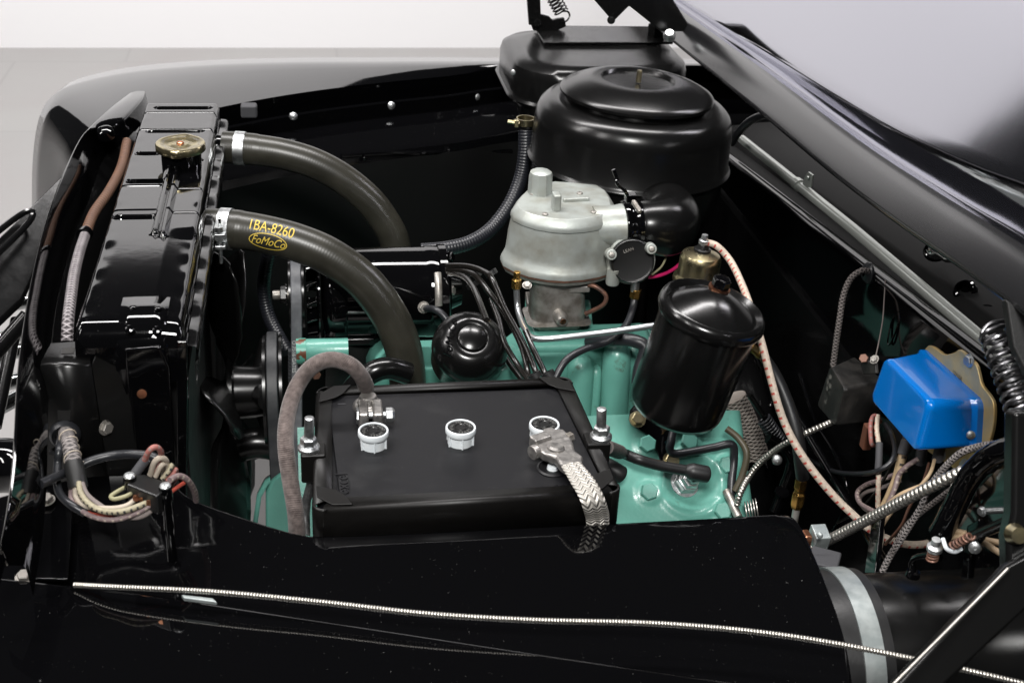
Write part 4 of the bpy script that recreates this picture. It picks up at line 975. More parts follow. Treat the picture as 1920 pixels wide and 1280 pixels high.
P = Yp(968, 540, .32); obj('brass_nut', MB().lathe([(0, 0), (S(10, P), 0), (S(10, P), .011), (S(7, P), .013), (S(7, P), .022), (0, .022)], P, UP, 6), 'brass', cb_, bevel=.0008)
P = Yp(989, 540, .31); bolt(cb_, Yp(988, 535, .31), V((0, -.5, .9)), S(7, P), 'cast_steel')
cable('fuel_line', [Yp(968, 535, .32), Yp(970, 570, .315), Yp(974, 592, .30), Yp(985, 618, .27), Yp(998, 633, .25), Yp(1030, 635, .24), Yp(1120, 625, .24), Yp(1235, 609, .24)], S(6, P), 'steel_tube', 'bright steel fuel line bending below the carburettor toward the oil filter', 'pipe', 12)
cable('vacuum_pipe', [Yp(1190, 556, .318), Yp(1186, 580, .308), Yp(1172, 612, .28), Yp(1140, 640, .25), Yp(1095, 655, .23), Yp(1062, 675, .215), Yp(1043, 705, .205), Yp(1036, 725, .20)], S(7, P), 'dark_rubber', 'grey pipe curving down from the brass nut under the carburettor black cap', 'pipe', 12)
cable('choke_pipe', [Yp(1103, 534, .33), Yp(1118, 538, .325), Yp(1136, 554, .32), Yp(1130, 572, .32), Yp(1098, 588, .33)], S(4.5, P), 'old_copper', 'small brown copper pipe looping at the side of the throttle body', 'pipe', 10)
cable('pink_wire', [Yp(1292, 455, .38), Yp(1282, 485, .38), Yp(1262, 505, .37), Yp(1238, 516, .36), Yp(1215, 520, .36)], S(3.6, P), 'pink_wire', 'thin bright pink wire behind the carburettor black cap', 'wire')
cable('olive_wire', [Yp(1250, 480, .36), Yp(1240, 500, .35), Yp(1222, 515, .35)], S(2.2, P), 'olive_wire', 'thin olive wire under the air cleaner elbow', 'wire')
cable('heater_hose', [Yp(985, 245, .62), Yp(984, 290, .61), Yp(976, 335, .60), Yp(955, 385, .58), Yp(920, 430, .56), Yp(880, 455, .54), Yp(835, 466, .53), Yp(790, 470, .53)], S(14, P)*1.12, 'ribbed_hose', 'long curved black heater hose dropping from the heater plenum', 'hose', 18)
hcl = thing('hose_clamp', Yp(985, 232, .62), 'brass coloured spring clamp on top of the heater hose', 'clamp')
P = Yp(985, 233, .62); obj('band', MB().lathe([(.0115, 0), (.013, 0), (.013, .009), (.0115, .009)], P, UP, 24), 'gold_plate', hcl)
obj('screw', MB().tube([P+V((-.026, -.006, .006)), P+V((-.01, -.008, .004))], .0028, 8), 'gold_plate', hcl)
obj('lug', MB().box(P+V((-.014, -.008, .004)), .006, .008, .01), 'gold_plate', hcl, bevel=.001)
cable('black_branch_hose', [Yp(1105, 640, .31), Yp(1145, 637, .28), Yp(1185, 638, .26), Yp(1210, 652, .25), Yp(1200, 690, .24), Yp(1196, 720, .23)], S(11, P), 'dark_rubber', 'short black rubber hose passing behind the oil filter', 'hose', 14)

# ================================================================== SPARK PLUG LEADS
leads = [[(838, 498), (875, 499), (905, 508), (922, 522), (945, 575), (975, 630), (1002, 690), (1012, 722)],
         [(838, 506), (870, 508), (892, 517), (915, 545), (948, 590), (978, 650), (990, 700), (992, 722)],
         [(842, 512), (868, 518), (885, 535), (897, 560), (912, 600)],
         [(920, 560), (935, 600), (945, 640), (968, 680), (985, 705), (1000, 722)],
         [(940, 655), (958, 685), (978, 712), (985, 725)],
         [(1030, 722), (1022, 700), (1000, 655), (985, 620)]]
lbl = ['spark plug lead leaving the generator end uppermost of its bundle', 'spark plug lead just under the uppermost one in its bundle', 'short spark plug lead ducking behind the breather cap', 'spark plug lead passing close beside the breather cap rim', 'thick spark plug lead stub emerging under the breather cap', 'spark plug lead nearest the teal carburettor pad']
for pl, lb_ in zip(leads, lbl):
    N = len(pl); ya, yb_ = (.38, .17) if pl[0][1] < 520 else ((.30, .17) if pl[0][1] < 700 else (.17, .25))
    cable('spark_plug_lead', [Yp(*p, ya+(yb_-ya)*i/(N-1)) for i, p in enumerate(pl)], S(5.6, BC), 'lead_wire', lb_, 'lead', 12, 'spark plug leads')
for k, (px, py, y_) in enumerate(((891, 517, .345), (921, 512, .345), (886, 534, .34), (1003, 704, .175), (1028, 702, .178))):
    P = Yp(px, py, y_); d = V((.5, -.4, -.8)).normalized()
    tag(obj('lead_clip', MB().lathe([(.0055, -.003), (.008, -.003), (.008, .003), (.0055, .003)], P, d, 18), 'black_rubber'), ['black clip ring on the middle bend of the plug leads', 'black clip ring on the topmost plug lead bend', 'small black clip ring low on the plug lead bend', 'black clip ring behind the battery edge around two plug leads', 'black clip ring behind the battery edge beside the grey pipe'][k], 'clip')

# ================================================================== OIL FILTER
FT = Yp(1337, 578, .09); fx = V((.19, -.09, .975)).normalized(); fr = S(99, FT); FL = .128
of = thing('oil_filter', FT-fx*FL, 'black canister oil filter with domed lid and hex bolt on top', 'oil filter')
obj('canister', MB().lathe([(fr*.955, -.004), (fr*.955, -.02), (fr*.95, -FL+.012), (fr*.93, -FL+.004), (fr*.86, -FL-.003), (fr*.6, -FL-.006), (0, -FL-.006)], FT, fx, 72), 'filter_black', of, smooth=50)
obj('lid', MB().lathe([(0, .019), (fr*.2, .018), (fr*.45, .0125), (fr*.68, .0055), (fr*.8, .001), (fr*.845, -.001), (fr*.88, .0015), (fr*.94, .0045), (fr*1.0, .003), (fr*1.045, -.002), (fr*1.05, -.007), (fr*1.02, -.0115), (fr*.96, -.012)], FT, fx, 96), 'filter_black', of, smooth=60)
BT = FT+fx*.019+V((.004, 0.012, 0))
obj('copper_washer', MB().lathe([(0, 0), (S(21, FT), 0), (S(21, FT), .002), (0, .002)], BT-fx*.001, fx, 28), 'copper', of)
obj('hex_bolt', MB().lathe([(0, 0), (S(18, FT), 0), (S(18, FT), .009), (S(16, FT), .011), (0, .0115)], BT+fx*.001, fx, 6, ref=V((1, .5, 0))), 'gloss_black', of, bevel=.0008)
P = Yp(1425, 655, .13); obj('brass_elbow', MB().lathe([(0, -.006), (S(9, P), -.006), (S(9, P), .004), (S(11, P), .004), (S(11, P), .012), (S(8, P), .013), (S(8, P), .018), (0, .018)], P-V((.006, 0, 0)), V((.75, -.1, -.5)), 6), 'brass', of, bevel=.0006)
# bracket from canister to head
q = [Hp(1183, 762, .004), Hp(1203, 758, .004), Hp(1222, 780, .004), Hp(1240, 840, .004), Hp(1252, 866, .004), Hp(1235, 870, .004), Hp(1222, 838, .004), Hp(1190, 800, .004), Hp(1178, 782, .004)]
q = [Hp(1180, 770, .004), Hp(1196, 750, .004), Hp(1330, 770, .004), Hp(1335, 808, .004), Hp(1262, 812, .004), Hp(1245, 830, .004), Hp(1262, 866, .004), Hp(1238, 868, .004), Hp(1222, 822, .004), Hp(1190, 802, .004), Hp(1178, 788, .004)]
obj('bracket', MB().prism(q, HN*.004), 'gloss_black', of, bevel=.0015)
for px, py in ((1195, 786), (1258, 862)): bolt(of, Hp(px, py, .009), HN, S(12.5, HP0), 'gold_plate')
cz_ = Hp(1262, 806, .02); obj('brass_fitting', MB().lathe([(0, 0), (S(11, HP0), 0), (S(11, HP0), .016), (0, .016)], cz_, fx, 6), 'brass', of, bevel=.0006)
cable('oil_line', [Hp(1262, 810, .024), Hp(1258, 828, .022), Hp(1256, 842, .018), Hp(1266, 850, .016), Hp(1300, 846, .016), Hp(1340, 838, .018), Hp(1372, 833, .02), Hp(1376, 860, .01), Hp(1372, 900, .006), Hp(1370, 940, .004)], S(8, HP0), 'dark_rubber', 'grey oil line bent under the oil filter canister across the teal head', 'pipe', 12)
cable('olive_hose', [Hp(1362, 803, .03), Hp(1385, 822, .03), Hp(1400, 850, .03), Hp(1392, 890, .02), Hp(1378, 920, .012)], S(6.5, HP0), 'olive_dark', 'dull olive pipe curving beside the head behind the ribbed conduit', 'pipe', 10)
cable('filter_hose', [Yp(1432, 668, .12), Yp(1455, 705, .11), Yp(1478, 760, .09), Yp(1495, 820, .07), Yp(1502, 870, .06), Yp(1505, 895, .06)], [S(9, HP0)*(1+.35*min(1, k/20)) for k in range(41)], 'black_rubber', 'thick black rubber hose running down from the oil filter elbow', 'hose', 14)
bu = thing('brass_union', Yp(1498, 910, .05), 'brass hose union with hex nut at the end of the filter hose', 'fitting')
P = Yp(1496, 938, .055); ud = (Yp(1504, 892, .06)-P).normalized()
obj('nut', MB().lathe([(0, -.012), (S(10, P), -.012), (S(13, P), -.006), (S(13, P), .006), (S(10, P), .008), (S(10, P), .012), (S(12, P), .013), (S(12, P), .024), (0, .024)], P+ud*.002, ud, 6), 'brass', bu, bevel=.0006)
obj('pipe', MB().tube([P-ud*.01, P-ud*.04], S(7, P), 12), 'cast_steel', bu)
# gold sender can
SC = Yp(1315, 478, .27); sr = S(39, SC)
sd = thing('pressure_sender', SC-UP*.03, 'gold plated round pressure sender behind the oil filter lid', 'sender')
obj('can', MB().lathe([(0, .006), (sr*.4, .0055), (sr*.9, .001), (sr*.985, -.003), (sr, -.006), (sr, -.024), (sr*1.04, -.027), (sr*1.16, -.029), (sr*1.18, -.032), (sr*1.16, -.035), (sr*1.05, -.036), (sr*1.05, -.05), (0, -.05)], SC, V((.06, 0, 1)), 56), 'gold_plate', sd, smooth=40)
obj('insulator', MB().lathe([(sr*.42, .004), (sr*.42, .008), (sr*.3, .009), (sr*.25, .013), (0, .013)], SC, V((.06, 0, 1)), 24), 'black_plug', sd)
obj('terminal', MB().lathe([(0, .026), (.0035, .026), (.004, .023), (.004, .02), (.006, .019), (.006, .015), (.004, .014), (.004, .01), (0, .01)], SC, V((.06, 0, 1)), 14), 'zinc_plate', sd)
cable('striped_wire', [Yp(1326, 455, .27), Yp(1345, 462, .265), Yp(1370, 490, .25), Yp(1392, 535, .2), Yp(1412, 590, .14), Yp(1430, 650, .09), Yp(1448, 720, .06), Yp(1470, 790, .04), Yp(1505, 855, .02), Yp(1555, 920, .0), Yp(1600, 965, -.015), Yp(1640, 998, -.03), Yp(1690, 1018, -.04), Yp(1730, 1020, -.04), Yp(1760, 1010, -.04), Yp(1800, 1000, -.04), Yp(1840, 1008, -.04)], .0042, 'cream_red_wire', 'cream wire with red flecks running from the gold sender down to the firewall', 'wire', 10)

# ================================================================== SPARK PLUG
sp = thing('spark_plug', Hp(1290, 903), 'spark plug with white metal shell under a black rubber boot', 'spark plug')
P = Hp(1284, 903, -.012); pn = (HN*.85+V((.15, -.1, .1))).normalized()
obj('shell', MB().lathe([(S(26, P), -.002), (S(26, P), .004), (S(23, P), .005), (S(23, P), .014), (S(19, P), .015), (S(17, P), .02), (S(12, P), .021), (S(12, P), .03), (0, .03)], P, pn, 6), 'zinc_plate', sp, bevel=.001)
obj('gasket_ring', MB().lathe([(S(29, P), -.003), (S(29, P), .001), (0, .001)], P, pn, 32), 'zinc_plate', sp)
b_ = [Hp(1285, 880, .03), Hp(1300, 884, .032), Hp(1320, 888, .032), Hp(1327, 889, .031)]
obj('boot', MB().tube(cr(b_, 6), [S(10, P)+S(6, P)*min(1, k/5) for k in range(16)]+[S(14, P), S(11, P), S(5, P)], 18), 'black_rubber', sp, smooth=60)
cable('plug_lead', [Dp(1136, 838, 1.33), Hp(1165, 848, .04), Hp(1200, 862, .036), Hp(1240, 873, .032), Hp(1290, 882, .03)], S(10, P), 'black_rubber', 'thick black plug lead running from the battery corner to the rubber boot', 'lead', 16)
tag(obj('lead_sleeve', MB().tube([Dp(1136, 838, 1.33), Hp(1162, 847, .04)], S(13, P), 16), 'dark_braid'), 'short braided black sleeve on the plug lead at the battery corner', 'sleeve')
tag(obj('rubber_boot', MB().tube(cr([Hp(1120, 865, .02), Hp(1145, 878, .02), Hp(1160, 887, .02), Hp(1167, 891, .018)], 6), [S(17, P)]*16+[S(15, P), S(11, P), S(5, P)], 18), 'black_rubber', smooth=60), 'fat black rubber plug boot peeking out beside the battery frame', 'boot')
# head end stud + fan shaped clip near apron edge
hs = thing('stud_clip', Hp(1375, 940), 'grey stud and finned steel clip at the head corner above the apron', 'stud')
obj('stud', MB().tube([Hp(1362, 920, .004), Hp(1385, 970, .02)], S(8, P), 14), 'cast_steel', hs)
for k in range(5):
    obj('leaf', MB().lathe([(0, 0), (S(18, P), 0), (S(18, P), .001), (0, .001)], Hp(1398+k*5, 958-k*1.5, .02), V((1, -.2, .25)), 20), 'cast_steel', hs)

# ================================================================== BATTERY
bt_ = thing('battery', (0, 0, .66), 'black rubber cased battery with three white vent caps and black hold down frame', 'battery')
zB = .90
TL, TR, BR, BL = Zp(594, 733, zB), Zp(1068, 713, zB), Zp(1166, 930, zB), Zp(586, 966, zB)
def bp(u, v, z=zB):   # bilinear over the frame, u right, v toward the far side
    p = (BL*(1-u)+BR*u)*(1-v)+(TL*(1-u)+TR*u)*v; return V((p.x, p.y, z))
case = [bp(.012, .015), bp(.988, .015), bp(.988, .985), bp(.012, .985)]
obj('case', MB().prism([V((p.x, p.y, zB-.002)) for p in case], V((0, 0, -.235))), 'battery_plastic', bt_, bevel=.004)
lp = [Zp(x, y, zB) for x, y in ((615, 757), (622, 746), (1040, 733), (1047, 740), (1128, 905), (1098, 932), (677, 952), (637, 931))]
obj('top_cover', MB().prism([V((p.x, p.y, zB-.001)) for p in lp], V((0, 0, .004))), 'battery_plastic', bt_, bevel=.001)
# hold-down frame: four folded angle strips, corner gussets
fo = [bp(0, 0), bp(1, 0), bp(1, 1), bp(0, 1)]
wI = [(.06, .075), (.958, .06), (.93, .94), (.055, .93)]
fi = [bp(*q) for q in wI]; names = ['front', 'right', 'rear', 'left']
for k in range(4):
    a, b, c, d = fo[k], fo[(k+1) % 4], fi[(k+1) % 4], fi[k]
    top = .0055
    e = (b-a).normalized(); inn_ = V((-e.y, e.x, 0)); q = .010
    secs = []
    for (p, w_) in ((a+e*q, d), (b-e*q, c)):
        secs.append([p+UP*-.036, p+UP*(top-.004), p+UP*(top-.0015)+inn_*.0012, p+UP*top+inn_*.004, V((w_.x, w_.y, zB+top)), V((w_.x, w_.y, zB+.0018))])
    obj('frame_rail', MB().loft(secs), 'frame_paint', bt_, solid=.0016, smooth=28)
for k in range(4):
    c = fo[k]; a = fo[k-1]; b = fo[(k+1) % 4]; ea = (a-c).normalized(); eb = (b-c).normalized(); q = .012
    cs = []
    for i in range(7):
        t_ = i/6*math.pi/2; cs.append(c+ea*(q*(1-math.sin(t_)))+eb*(q*(1-math.cos(t_))))
    obj('frame_corner', MB().loft([[p+UP*-.036, p+UP*.0035, p+UP*.0052+(ea+eb)*.001] for p in cs]), 'frame_paint', bt_, solid=.0016, smooth=60)
    g = [c+ea*.036+eb*.003, c+ea*.028+eb*.020, c+eb*.028+ea*.020, c+eb*.036+ea*.003, c+eb*.018+ea*.004, c+ea*.018+eb*.004]
    obj('corner_gusset', MB().prism([V((p.x, p.y, zB+.0066)) for p in g], V((0, 0, .0014))), 'frame_paint', bt_, bevel=.0005)
# vent caps
for px, py in ((700, 806), (864, 800), (1021, 794)):
    P = Zp(px, py, zB+.021); r = S(29, P)
    cpx = obj('vent_cap', MB().lathe([(0, -.003), (r*.84, -.003), (r*.86, 0), (r*.9, .0006), (r*.97, 0), (r, -.002), (r, -.005), (r*.97, -.006), (r*.84, -.007), (r*.83, -.019), (0, -.019)], P, UP, 48), 'cap_plastic', bt_)
    for k in range(6):
        a = R(-88+60*k); d = V((math.cos(a), math.sin(a), 0)); obj('fin', MB().box(P+d*r*.87-UP*.0125, r*.16, r*.1, .014, Matrix.Rotation(a, 3, 'Z')), 'cap_plastic', cpx, bevel=.0004)
    obj('plug_disc', MB().lathe([(r*.85, -.0015), (r*.82, -.0006), (r*.42, -.0006), (r*.38, .0004), (r*.34, -.0004), (0, -.0004)], P, UP, 40), 'black_plug', cpx)
    m = MB()
    for i, chx in enumerate('FILL TO VENT LEVEL  '):
        if chx == ' ': continue
        a = R(200)-i*2*math.pi/20; rv = V((math.cos(a), math.sin(a), 0)); tv = V((math.sin(a), -math.cos(a), 0)); vs, fs = text2d(chx, r*.27)
        m.add([P+rv*(r*.62+b)+tv*a_ - UP*.0003 for a_, b, c in vs], fs)
    obj('disc_lettering', m, 'silver_print', cpx)
# embossed marks on the cover
P = Zp(643, 907, zB+.0032); xd = (Zp(640, 880, zB+.0032)-Zp(644, 930, zB+.0032)).normalized(); yd = V((-xd.y, xd.x, 0)).normalized()
obj('embossed_name', textmb('excel', .0165, P, xd, yd, .0002, 0, .0008), 'battery_plastic', bt_)
lo_ = [P+xd*(.0175*math.cos(a)*(1 if abs(math.cos(a)) < .85 else 1))+yd*(.0062*math.sin(a)) for a in [2*math.pi*k/28 for k in range(28)]]
obj('name_outline', MB().tube(lo_, .0005, 6, closed=True), 'battery_plastic', bt_)
obj('embossed_pos', textmb('POS', .009, Zp(1056, 912, zB+.0032), V((1, .02, 0)).normalized(), V((-.02, 1, 0)).normalized(), .0002, 0, .0004), 'battery_plastic', bt_)
P = Zp(641, 757, zB+.0032); obj('minus_mark', MB().box(P, S(15, P), .001, .0006), 'grey_pad', bt_)
P = Zp(1036, 878, zB+.0032); obj('positive_ring', MB().lathe([(S(30, P), 0), (S(30, P), .001), (S(26, P), .002), (S(24, P), .0005), (S(20, P), .0005)], P, UP, 40), 'battery_plastic', bt_)
obj('positive_collar', MB().lathe([(S(11, P), 0), (S(10, P), .003), (0, .003)], P, UP, 32), 'cap_plastic', bt_)
# hold-down bolts
for (px, pt, pb), lb_ in (((580, 783, 838), 'zinc hold down bolt with nut on the battery corner by the cloth cable'), ((1128, 766, 817), 'zinc hold down bolt with nut on the battery corner by the oil filter')):
    top = Zp(px, pt, .945); bot = Yp(px-1, pb, top.y)
    th = thing('hold_down_bolt', bot-UP*.02, lb_, 'bolt', 'battery hold down bolts'); r = S(9.5, top)
    L = (top-bot).length; k = int(L/.0006); pr = [(0, 0)]; rs = [r*(1 if i % 2 else .9) for i in range(k)]
    obj('stud', MB().tube([bot+(top-bot)*(i/(k-1)) for i in range(k)], rs, 18), 'zinc_plate', th, smooth=80)
    obj('washer', MB().lathe([(0, 0), (S(21, top), 0), (S(21, top), .003), (S(17, top), .0055), (0, .0055)], bot-UP*.002, UP, 32), 'zinc_plate', th)
    obj('nut', MB().lathe([(0, 0), (S(16.5, top), 0), (S(16.5, top), .007), (S(14, top), .0085), (0, .0085)], bot+UP*.003, UP, 6), 'zinc_plate', th, bevel=.0006)
    m = MB().box(bot-UP*.018+V((.004 if px < 800 else -.004, 0, 0)), .024, .024, .032); obj('lug', m, 'frame_paint', th, bevel=.002)
    if px < 800:
        obj('hook_strap', MB().loft([[Yp(x-8, y, bot.y-.004), Yp(x+8, y+2, bot.y-.004)] for x, y in ((583, 880), (582, 910), (575, 935), (573, 960), (574, 1000))]), 'zinc_plate', th, solid=.004)
# negative terminal + cloth cable
NP = Zp(690, 752, zB+.016)
nt = thing('battery_terminal', Zp(700, 770, zB), 'lead battery clamp with zinc bolt and nut holding the cloth cable', 'terminal')
obj('post', MB().lathe([(0, .0075), (S(15, NP), .007), (S(17, NP), .005), (S(18, NP), -.016), (0, -.016)], NP, UP, 28), 'lead', nt)
ring = []
for k in range(15):
    a = R(-60+300*k/14); ring.append(NP+V((math.sin(a)*-1, math.cos(a), 0))*S(20, NP)-UP*.006)
obj('clamp_ring', MB().tube(ring, S(9, NP), 10, flat=1.1), 'lead', nt)
for px in (681, 708):
    P = Zp(px, 777, zB+.012); obj('jaw', MB().box(P, S(19, P), .032, .02), 'lead', nt, bevel=.0025)
P0, P1 = Zp(668, 779, zB+.013), Zp(738, 777, zB+.013); ax = (P1-P0).normalized()
obj('bolt_shank', MB().tube([P0+(P1-P0)*(i/40) for i in range(41)], [.0038*(1 if i % 2 else .9) for i in range(41)], 12), 'zinc_plate', nt, smooth=80)
obj('bolt_head', MB().lathe([(0, 0), (S(16, NP), 0), (S(16, NP), .005), (0, .005)], P0, ax, 6), 'zinc_plate', nt, bevel=.0008)
obj('nut', MB().lathe([(0, 0), (S(14, NP), 0), (S(14, NP), .007), (S(9, NP), .0095), (0, .0095)], P1-ax*.008, ax, 6), 'zinc_plate', nt, bevel=.0008)
obj('cable_socket', MB().tube(cr([NP+V((0, .012, -.004)), Zp(688, 728, zB+.024), Zp(684, 716, zB+.032)], 5), [S(11, NP), S(11.5, NP), S(12, NP), S(12, NP), S(12, NP), S(13, NP), S(14.5, NP), S(14.5, NP), S(14.5, NP), S(14.5, NP), S(14.5, NP)], 20), 'lead', nt)
cable('battery_cable', [Zp(686, 724, zB+.028), Zp(676, 703, zB+.05), Zp(655, 683, zB+.065), Zp(622, 674, zB+.07), Zp(590, 684, zB+.065), Zp(564, 712, zB+.05), Zp(545, 755, zB+.035), Zp(536, 805, zB+.02), Zp(537, 850, zB+.005), Zp(545, 905, zB-.02), Zp(554, 960, zB-.045), Zp(558, 1020, zB-.08)], S(15, NP), 'cloth_braid', 'thick brown cloth covered battery cable arching over the battery corner', 'cable', 20)
# positive clamp and flat braided strap
pt_ = thing('battery_terminal', Zp(1040, 850, zB), 'weathered lead battery clamp gripping the flat braided strap', 'terminal')
z1 = zB+.012
m = MB().prism([Zp(x, y, z1) for x, y in ((1012, 826), (1018, 818), (1030, 814), (1040, 818), (1055, 818), (1066, 828), (1074, 845), (1076, 858), (1092, 870), (1092, 884), (1060, 893), (1048, 884), (1040, 872), (1018, 866), (1006, 856), (1004, 842))], V((0, 0, .010))); obj('clamp', m, 'lead', pt_, bevel=.003, seg=3)
P = Zp(1043, 836, z1+.012); obj('post', MB().lathe([(0, .0005), (S(13, P), .001), (S(17, P), -.001), (S(18, P), -.015), (0, -.015)], P, V((.1, .1, 1)), 24), 'lead', pt_)
P0, P1 = Zp(1000, 848, z1+.006), Zp(1068, 820, z1+.006); ax = (P1-P0).normalized()
obj('bolt_head', MB().lathe([(0, 0), (S(14, P), 0), (S(14, P), .006), (S(11, P), .008), (0, .008)], P0-ax*.002, ax, 20), 'lead', pt_, bevel=.001)
obj('nut', MB().lathe([(0, 0), (S(11, P), 0), (S(11, P), .007), (0, .007)], P1-ax*.004, ax, 6), 'cast_steel', pt_, bevel=.0008)
obj('jaw', MB().box(Zp(1013, 826, z1+.008), .02, .012, .012, Matrix.Rotation(R(25), 3, 'Z')), 'lead', pt_, bevel=.002)
stp = [Zp(1070, 874, zB+.02), Zp(1084, 893, zB+.018), Zp(1100, 918, zB+.014), Zp(1110, 938, zB+.008), Zp(1115, 950, zB-.001), Yp(1119, 968, -.0975), Yp(1120, 985, -.0965)-UP*.012]
sv = V((1, .25, 0)).normalized(); secs = []; pth = cr(stp, 8); N = len(pth)
NW = 13; L = 0; vs = []; fs = []; uvs = []; Ls = []
for i, p in enumerate(pth):
    if i: L += (p-pth[i-1]).length
    Ls.append(L); t_ = (pth[min(N-1, i+1)]-pth[max(0, i-1)]).normalized(); nn = sv.cross(t_).normalized(); hw = S(22, p)*(.85+.2*min(1, i/12))
    if nn.dot(view(p)) < 0: nn = -nn
    for k in range(NW):
        q = k/(NW-1)*2-1; vs.append(p+sv*hw*q+nn*(.0035*math.sqrt(max(0, 1-q*q*.9))))
for i in range(N-1):
    for k in range(NW-1):
        fs.append([i*NW+k, i*NW+k+1, (i+1)*NW+k+1, (i+1)*NW+k]); uvs.append([(Ls[i], k/NW*.62), (Ls[i], (k+1)/NW*.62), (Ls[i+1], (k+1)/NW*.62), (Ls[i+1], k/NW*.62)])
o = obj('braided_strap', MB().add(vs, fs, uvs), 'metal_braid', solid=.003, smooth=80); tag(o, 'flat woven metal ground strap hanging over the front of the battery', 'strap')

# ================================================================== LEFT: JUNCTION HOUSING, TERMINAL BLOCK, WIRES
zj = 1.0; yj = Zp(124, 680, zj).y
jh = thing('bracket_housing', Yp(130, 900, yj), 'black pressed steel bracket box with slot and rubber grommet beside the radiator', 'bracket')
def jp(px, py, dy=0): return Yp(px, py, yj+dy)
tl, tr = Zp(96, 646, zj), Zp(164, 641, zj)
m = MB(); m.loft([[tl, tr], [jp(78, 678, .004), jp(170, 682, .004)], [jp(76, 686), jp(172, 690)], [jp(78, 800), jp(188, 800)], [jp(84, 920), jp(206, 920)]]); obj('face', m, 'satin_black', jh, solid=.003, smooth=50)
obj('slot', MB().prism([Zp(118, 652, zj+.0025), Zp(140, 651, zj+.0025), Zp(138, 662, zj+.0025), Zp(115, 663, zj+.0025)], V((0, 0, -.001))), 'worn_black', jh)
m = MB(); m.prism([jp(172, 684, -.001), jp(188, 645, .03), jp(243, 702, .01), jp(247, 735, .0), jp(262, 900, .0), jp(206, 900, -.002)], V((0, .004, 0))); obj('gusset', m, 'satin_black', jh, bevel=.001)
obj('square_hole', MB().prism([jp(108, 770, -.0025), jp(132, 770, -.0025), jp(132, 788, -.0025), jp(108, 788, -.0025)], V((0, .001, 0))), 'flat_black', jh)
P = jp(123, 812, -.002); obj('grommet', MB().lathe([(S(16, P), 0), (S(17, P), .005), (S(23, P), .007), (S(28, P), .004), (S(29, P), 0), (S(24, P), -.002)], P-V((0, .002, 0)), V((.05, -1, .1)), 36), 'dark_rubber', jh)
bolt(jh, jp(198, 801, -.002), V((.75, -.7, .1)), S(12, P), 'cast_steel')
P2_ = jp(97, 848, -.002); obj('small_hole', MB().lathe([(0, .0008), (S(5, P), .0006), (S(5, P), -.002)], P2_, V((0, -1, 0)), 14), 'grey_pad', jh)
wh = thing('harness', P, 'cloth wiring harness curving from the grommet to the small terminal block', 'wiring harness')
h0 = [jp(123, 808, .01), Dp(128, 828, 1.14), Dp(136, 858, 1.12), Dp(142, 888, 1.11), Dp(146, 910, 1.105)]
obj('laced_bundle', MB().tube(cr(h0[:4], 8), S(14, P), 16), 'grey_braid', wh)
obj('tape_wrap', MB().tube([Dp(138, 870, 1.115), Dp(143, 892, 1.108), Dp(147, 914, 1.105)], S(16.5, P), 18), 'flat_black', wh)
lace = helix(Dp(126, 815, 1.145), Dp(139, 868, 1.115), S(15, P), 4, .0006, 14, 5); obj('lacing', lace, 'cream_wire', wh)
wires = [('mauve_wire', [(136, 905, 1.11), (134, 935, 1.10), (150, 955, 1.09), (180, 970, 1.08), (215, 974, 1.075), (250, 964, 1.075), (280, 948, 1.08), (300, 926, 1.085), (308, 915, 1.085)], 5.5),
         ('cream_black_wire', [(148, 905, 1.10), (152, 925, 1.09), (168, 945, 1.08), (195, 958, 1.075), (230, 958, 1.07), (262, 948, 1.075), (288, 936, 1.085)], 6.5),
         ('cream_wire', [(142, 908, 1.105), (142, 930, 1.10), (158, 948, 1.095), (185, 952, 1.085), (215, 952, 1.08), (238, 947, 1.08), (252, 936, 1.085), (256, 928, 1.09)], 5.5),
         ('red_wire', [(140, 905, 1.11), (140, 940, 1.105), (165, 960, 1.095), (200, 966, 1.085), (240, 964, 1.085), (275, 960, 1.09), (294, 948, 1.095)], 4),
         ('grey_cloth', [(154, 905, 1.10), (162, 925, 1.095), (182, 943, 1.09), (215, 962, 1.082), (255, 970, 1.08), (285, 955, 1.083), (304, 920, 1.083)], 5.5),
         ('olive_wire', [(244, 908, 1.10), (222, 920, 1.09), (208, 930, 1.085), (215, 935, 1.08), (235, 930, 1.08), (247, 924, 1.085)], 4.5)]
for m_, pl, r_ in wires: obj('wire', MB().tube(cr([Dp(*p) for p in pl], 8), S(r_*.82, P), 10), m_, wh)
tbk = thing('terminal_block', Dp(275, 930, 1.1), 'small black terminal block with two screws on the apron front', 'terminal block')
zT = Dp(275, 905, 1.085).z
q = [Zp(x, y, zT) for x, y in ((236, 907), (244, 888), (272, 888), (312, 902), (310, 918), (294, 930))]
obj('block', MB().prism(q, V((0, 0, -.02))), 'black_plug', tbk, bevel=.002)
for px, py, h in ((243, 895, .03), (310, 914, .075)):
    c = Zp(px, py, zT+.002)
    obj('post', MB().lathe([(0, 0), (S(12, c), 0), (S(12.5, c), -.012), (S(11, c), -.013), (S(12.5, c), -.025), (S(11, c), -.026), (S(12.5, c), -.04), (S(10, c), -.042), (S(10, c), -h), (0, -h)], c, UP, 24), 'gloss_black', tbk)
    bolt(tbk, c+UP*.001, UP, S(11, c), 'zinc_plate', 'phil', 'screw')
for px, py in ((268, 932), (281, 938), (256, 930)):
    c = Zp(px, py, zT-.01); obj('ferrule', MB().lathe([(0, 0), (S(6, c), 0), (S(6, c), .012), (0, .012)], c+V((0, -.004, 0)), V((-.1, 1, 0)), 12), 'copper', tbk)
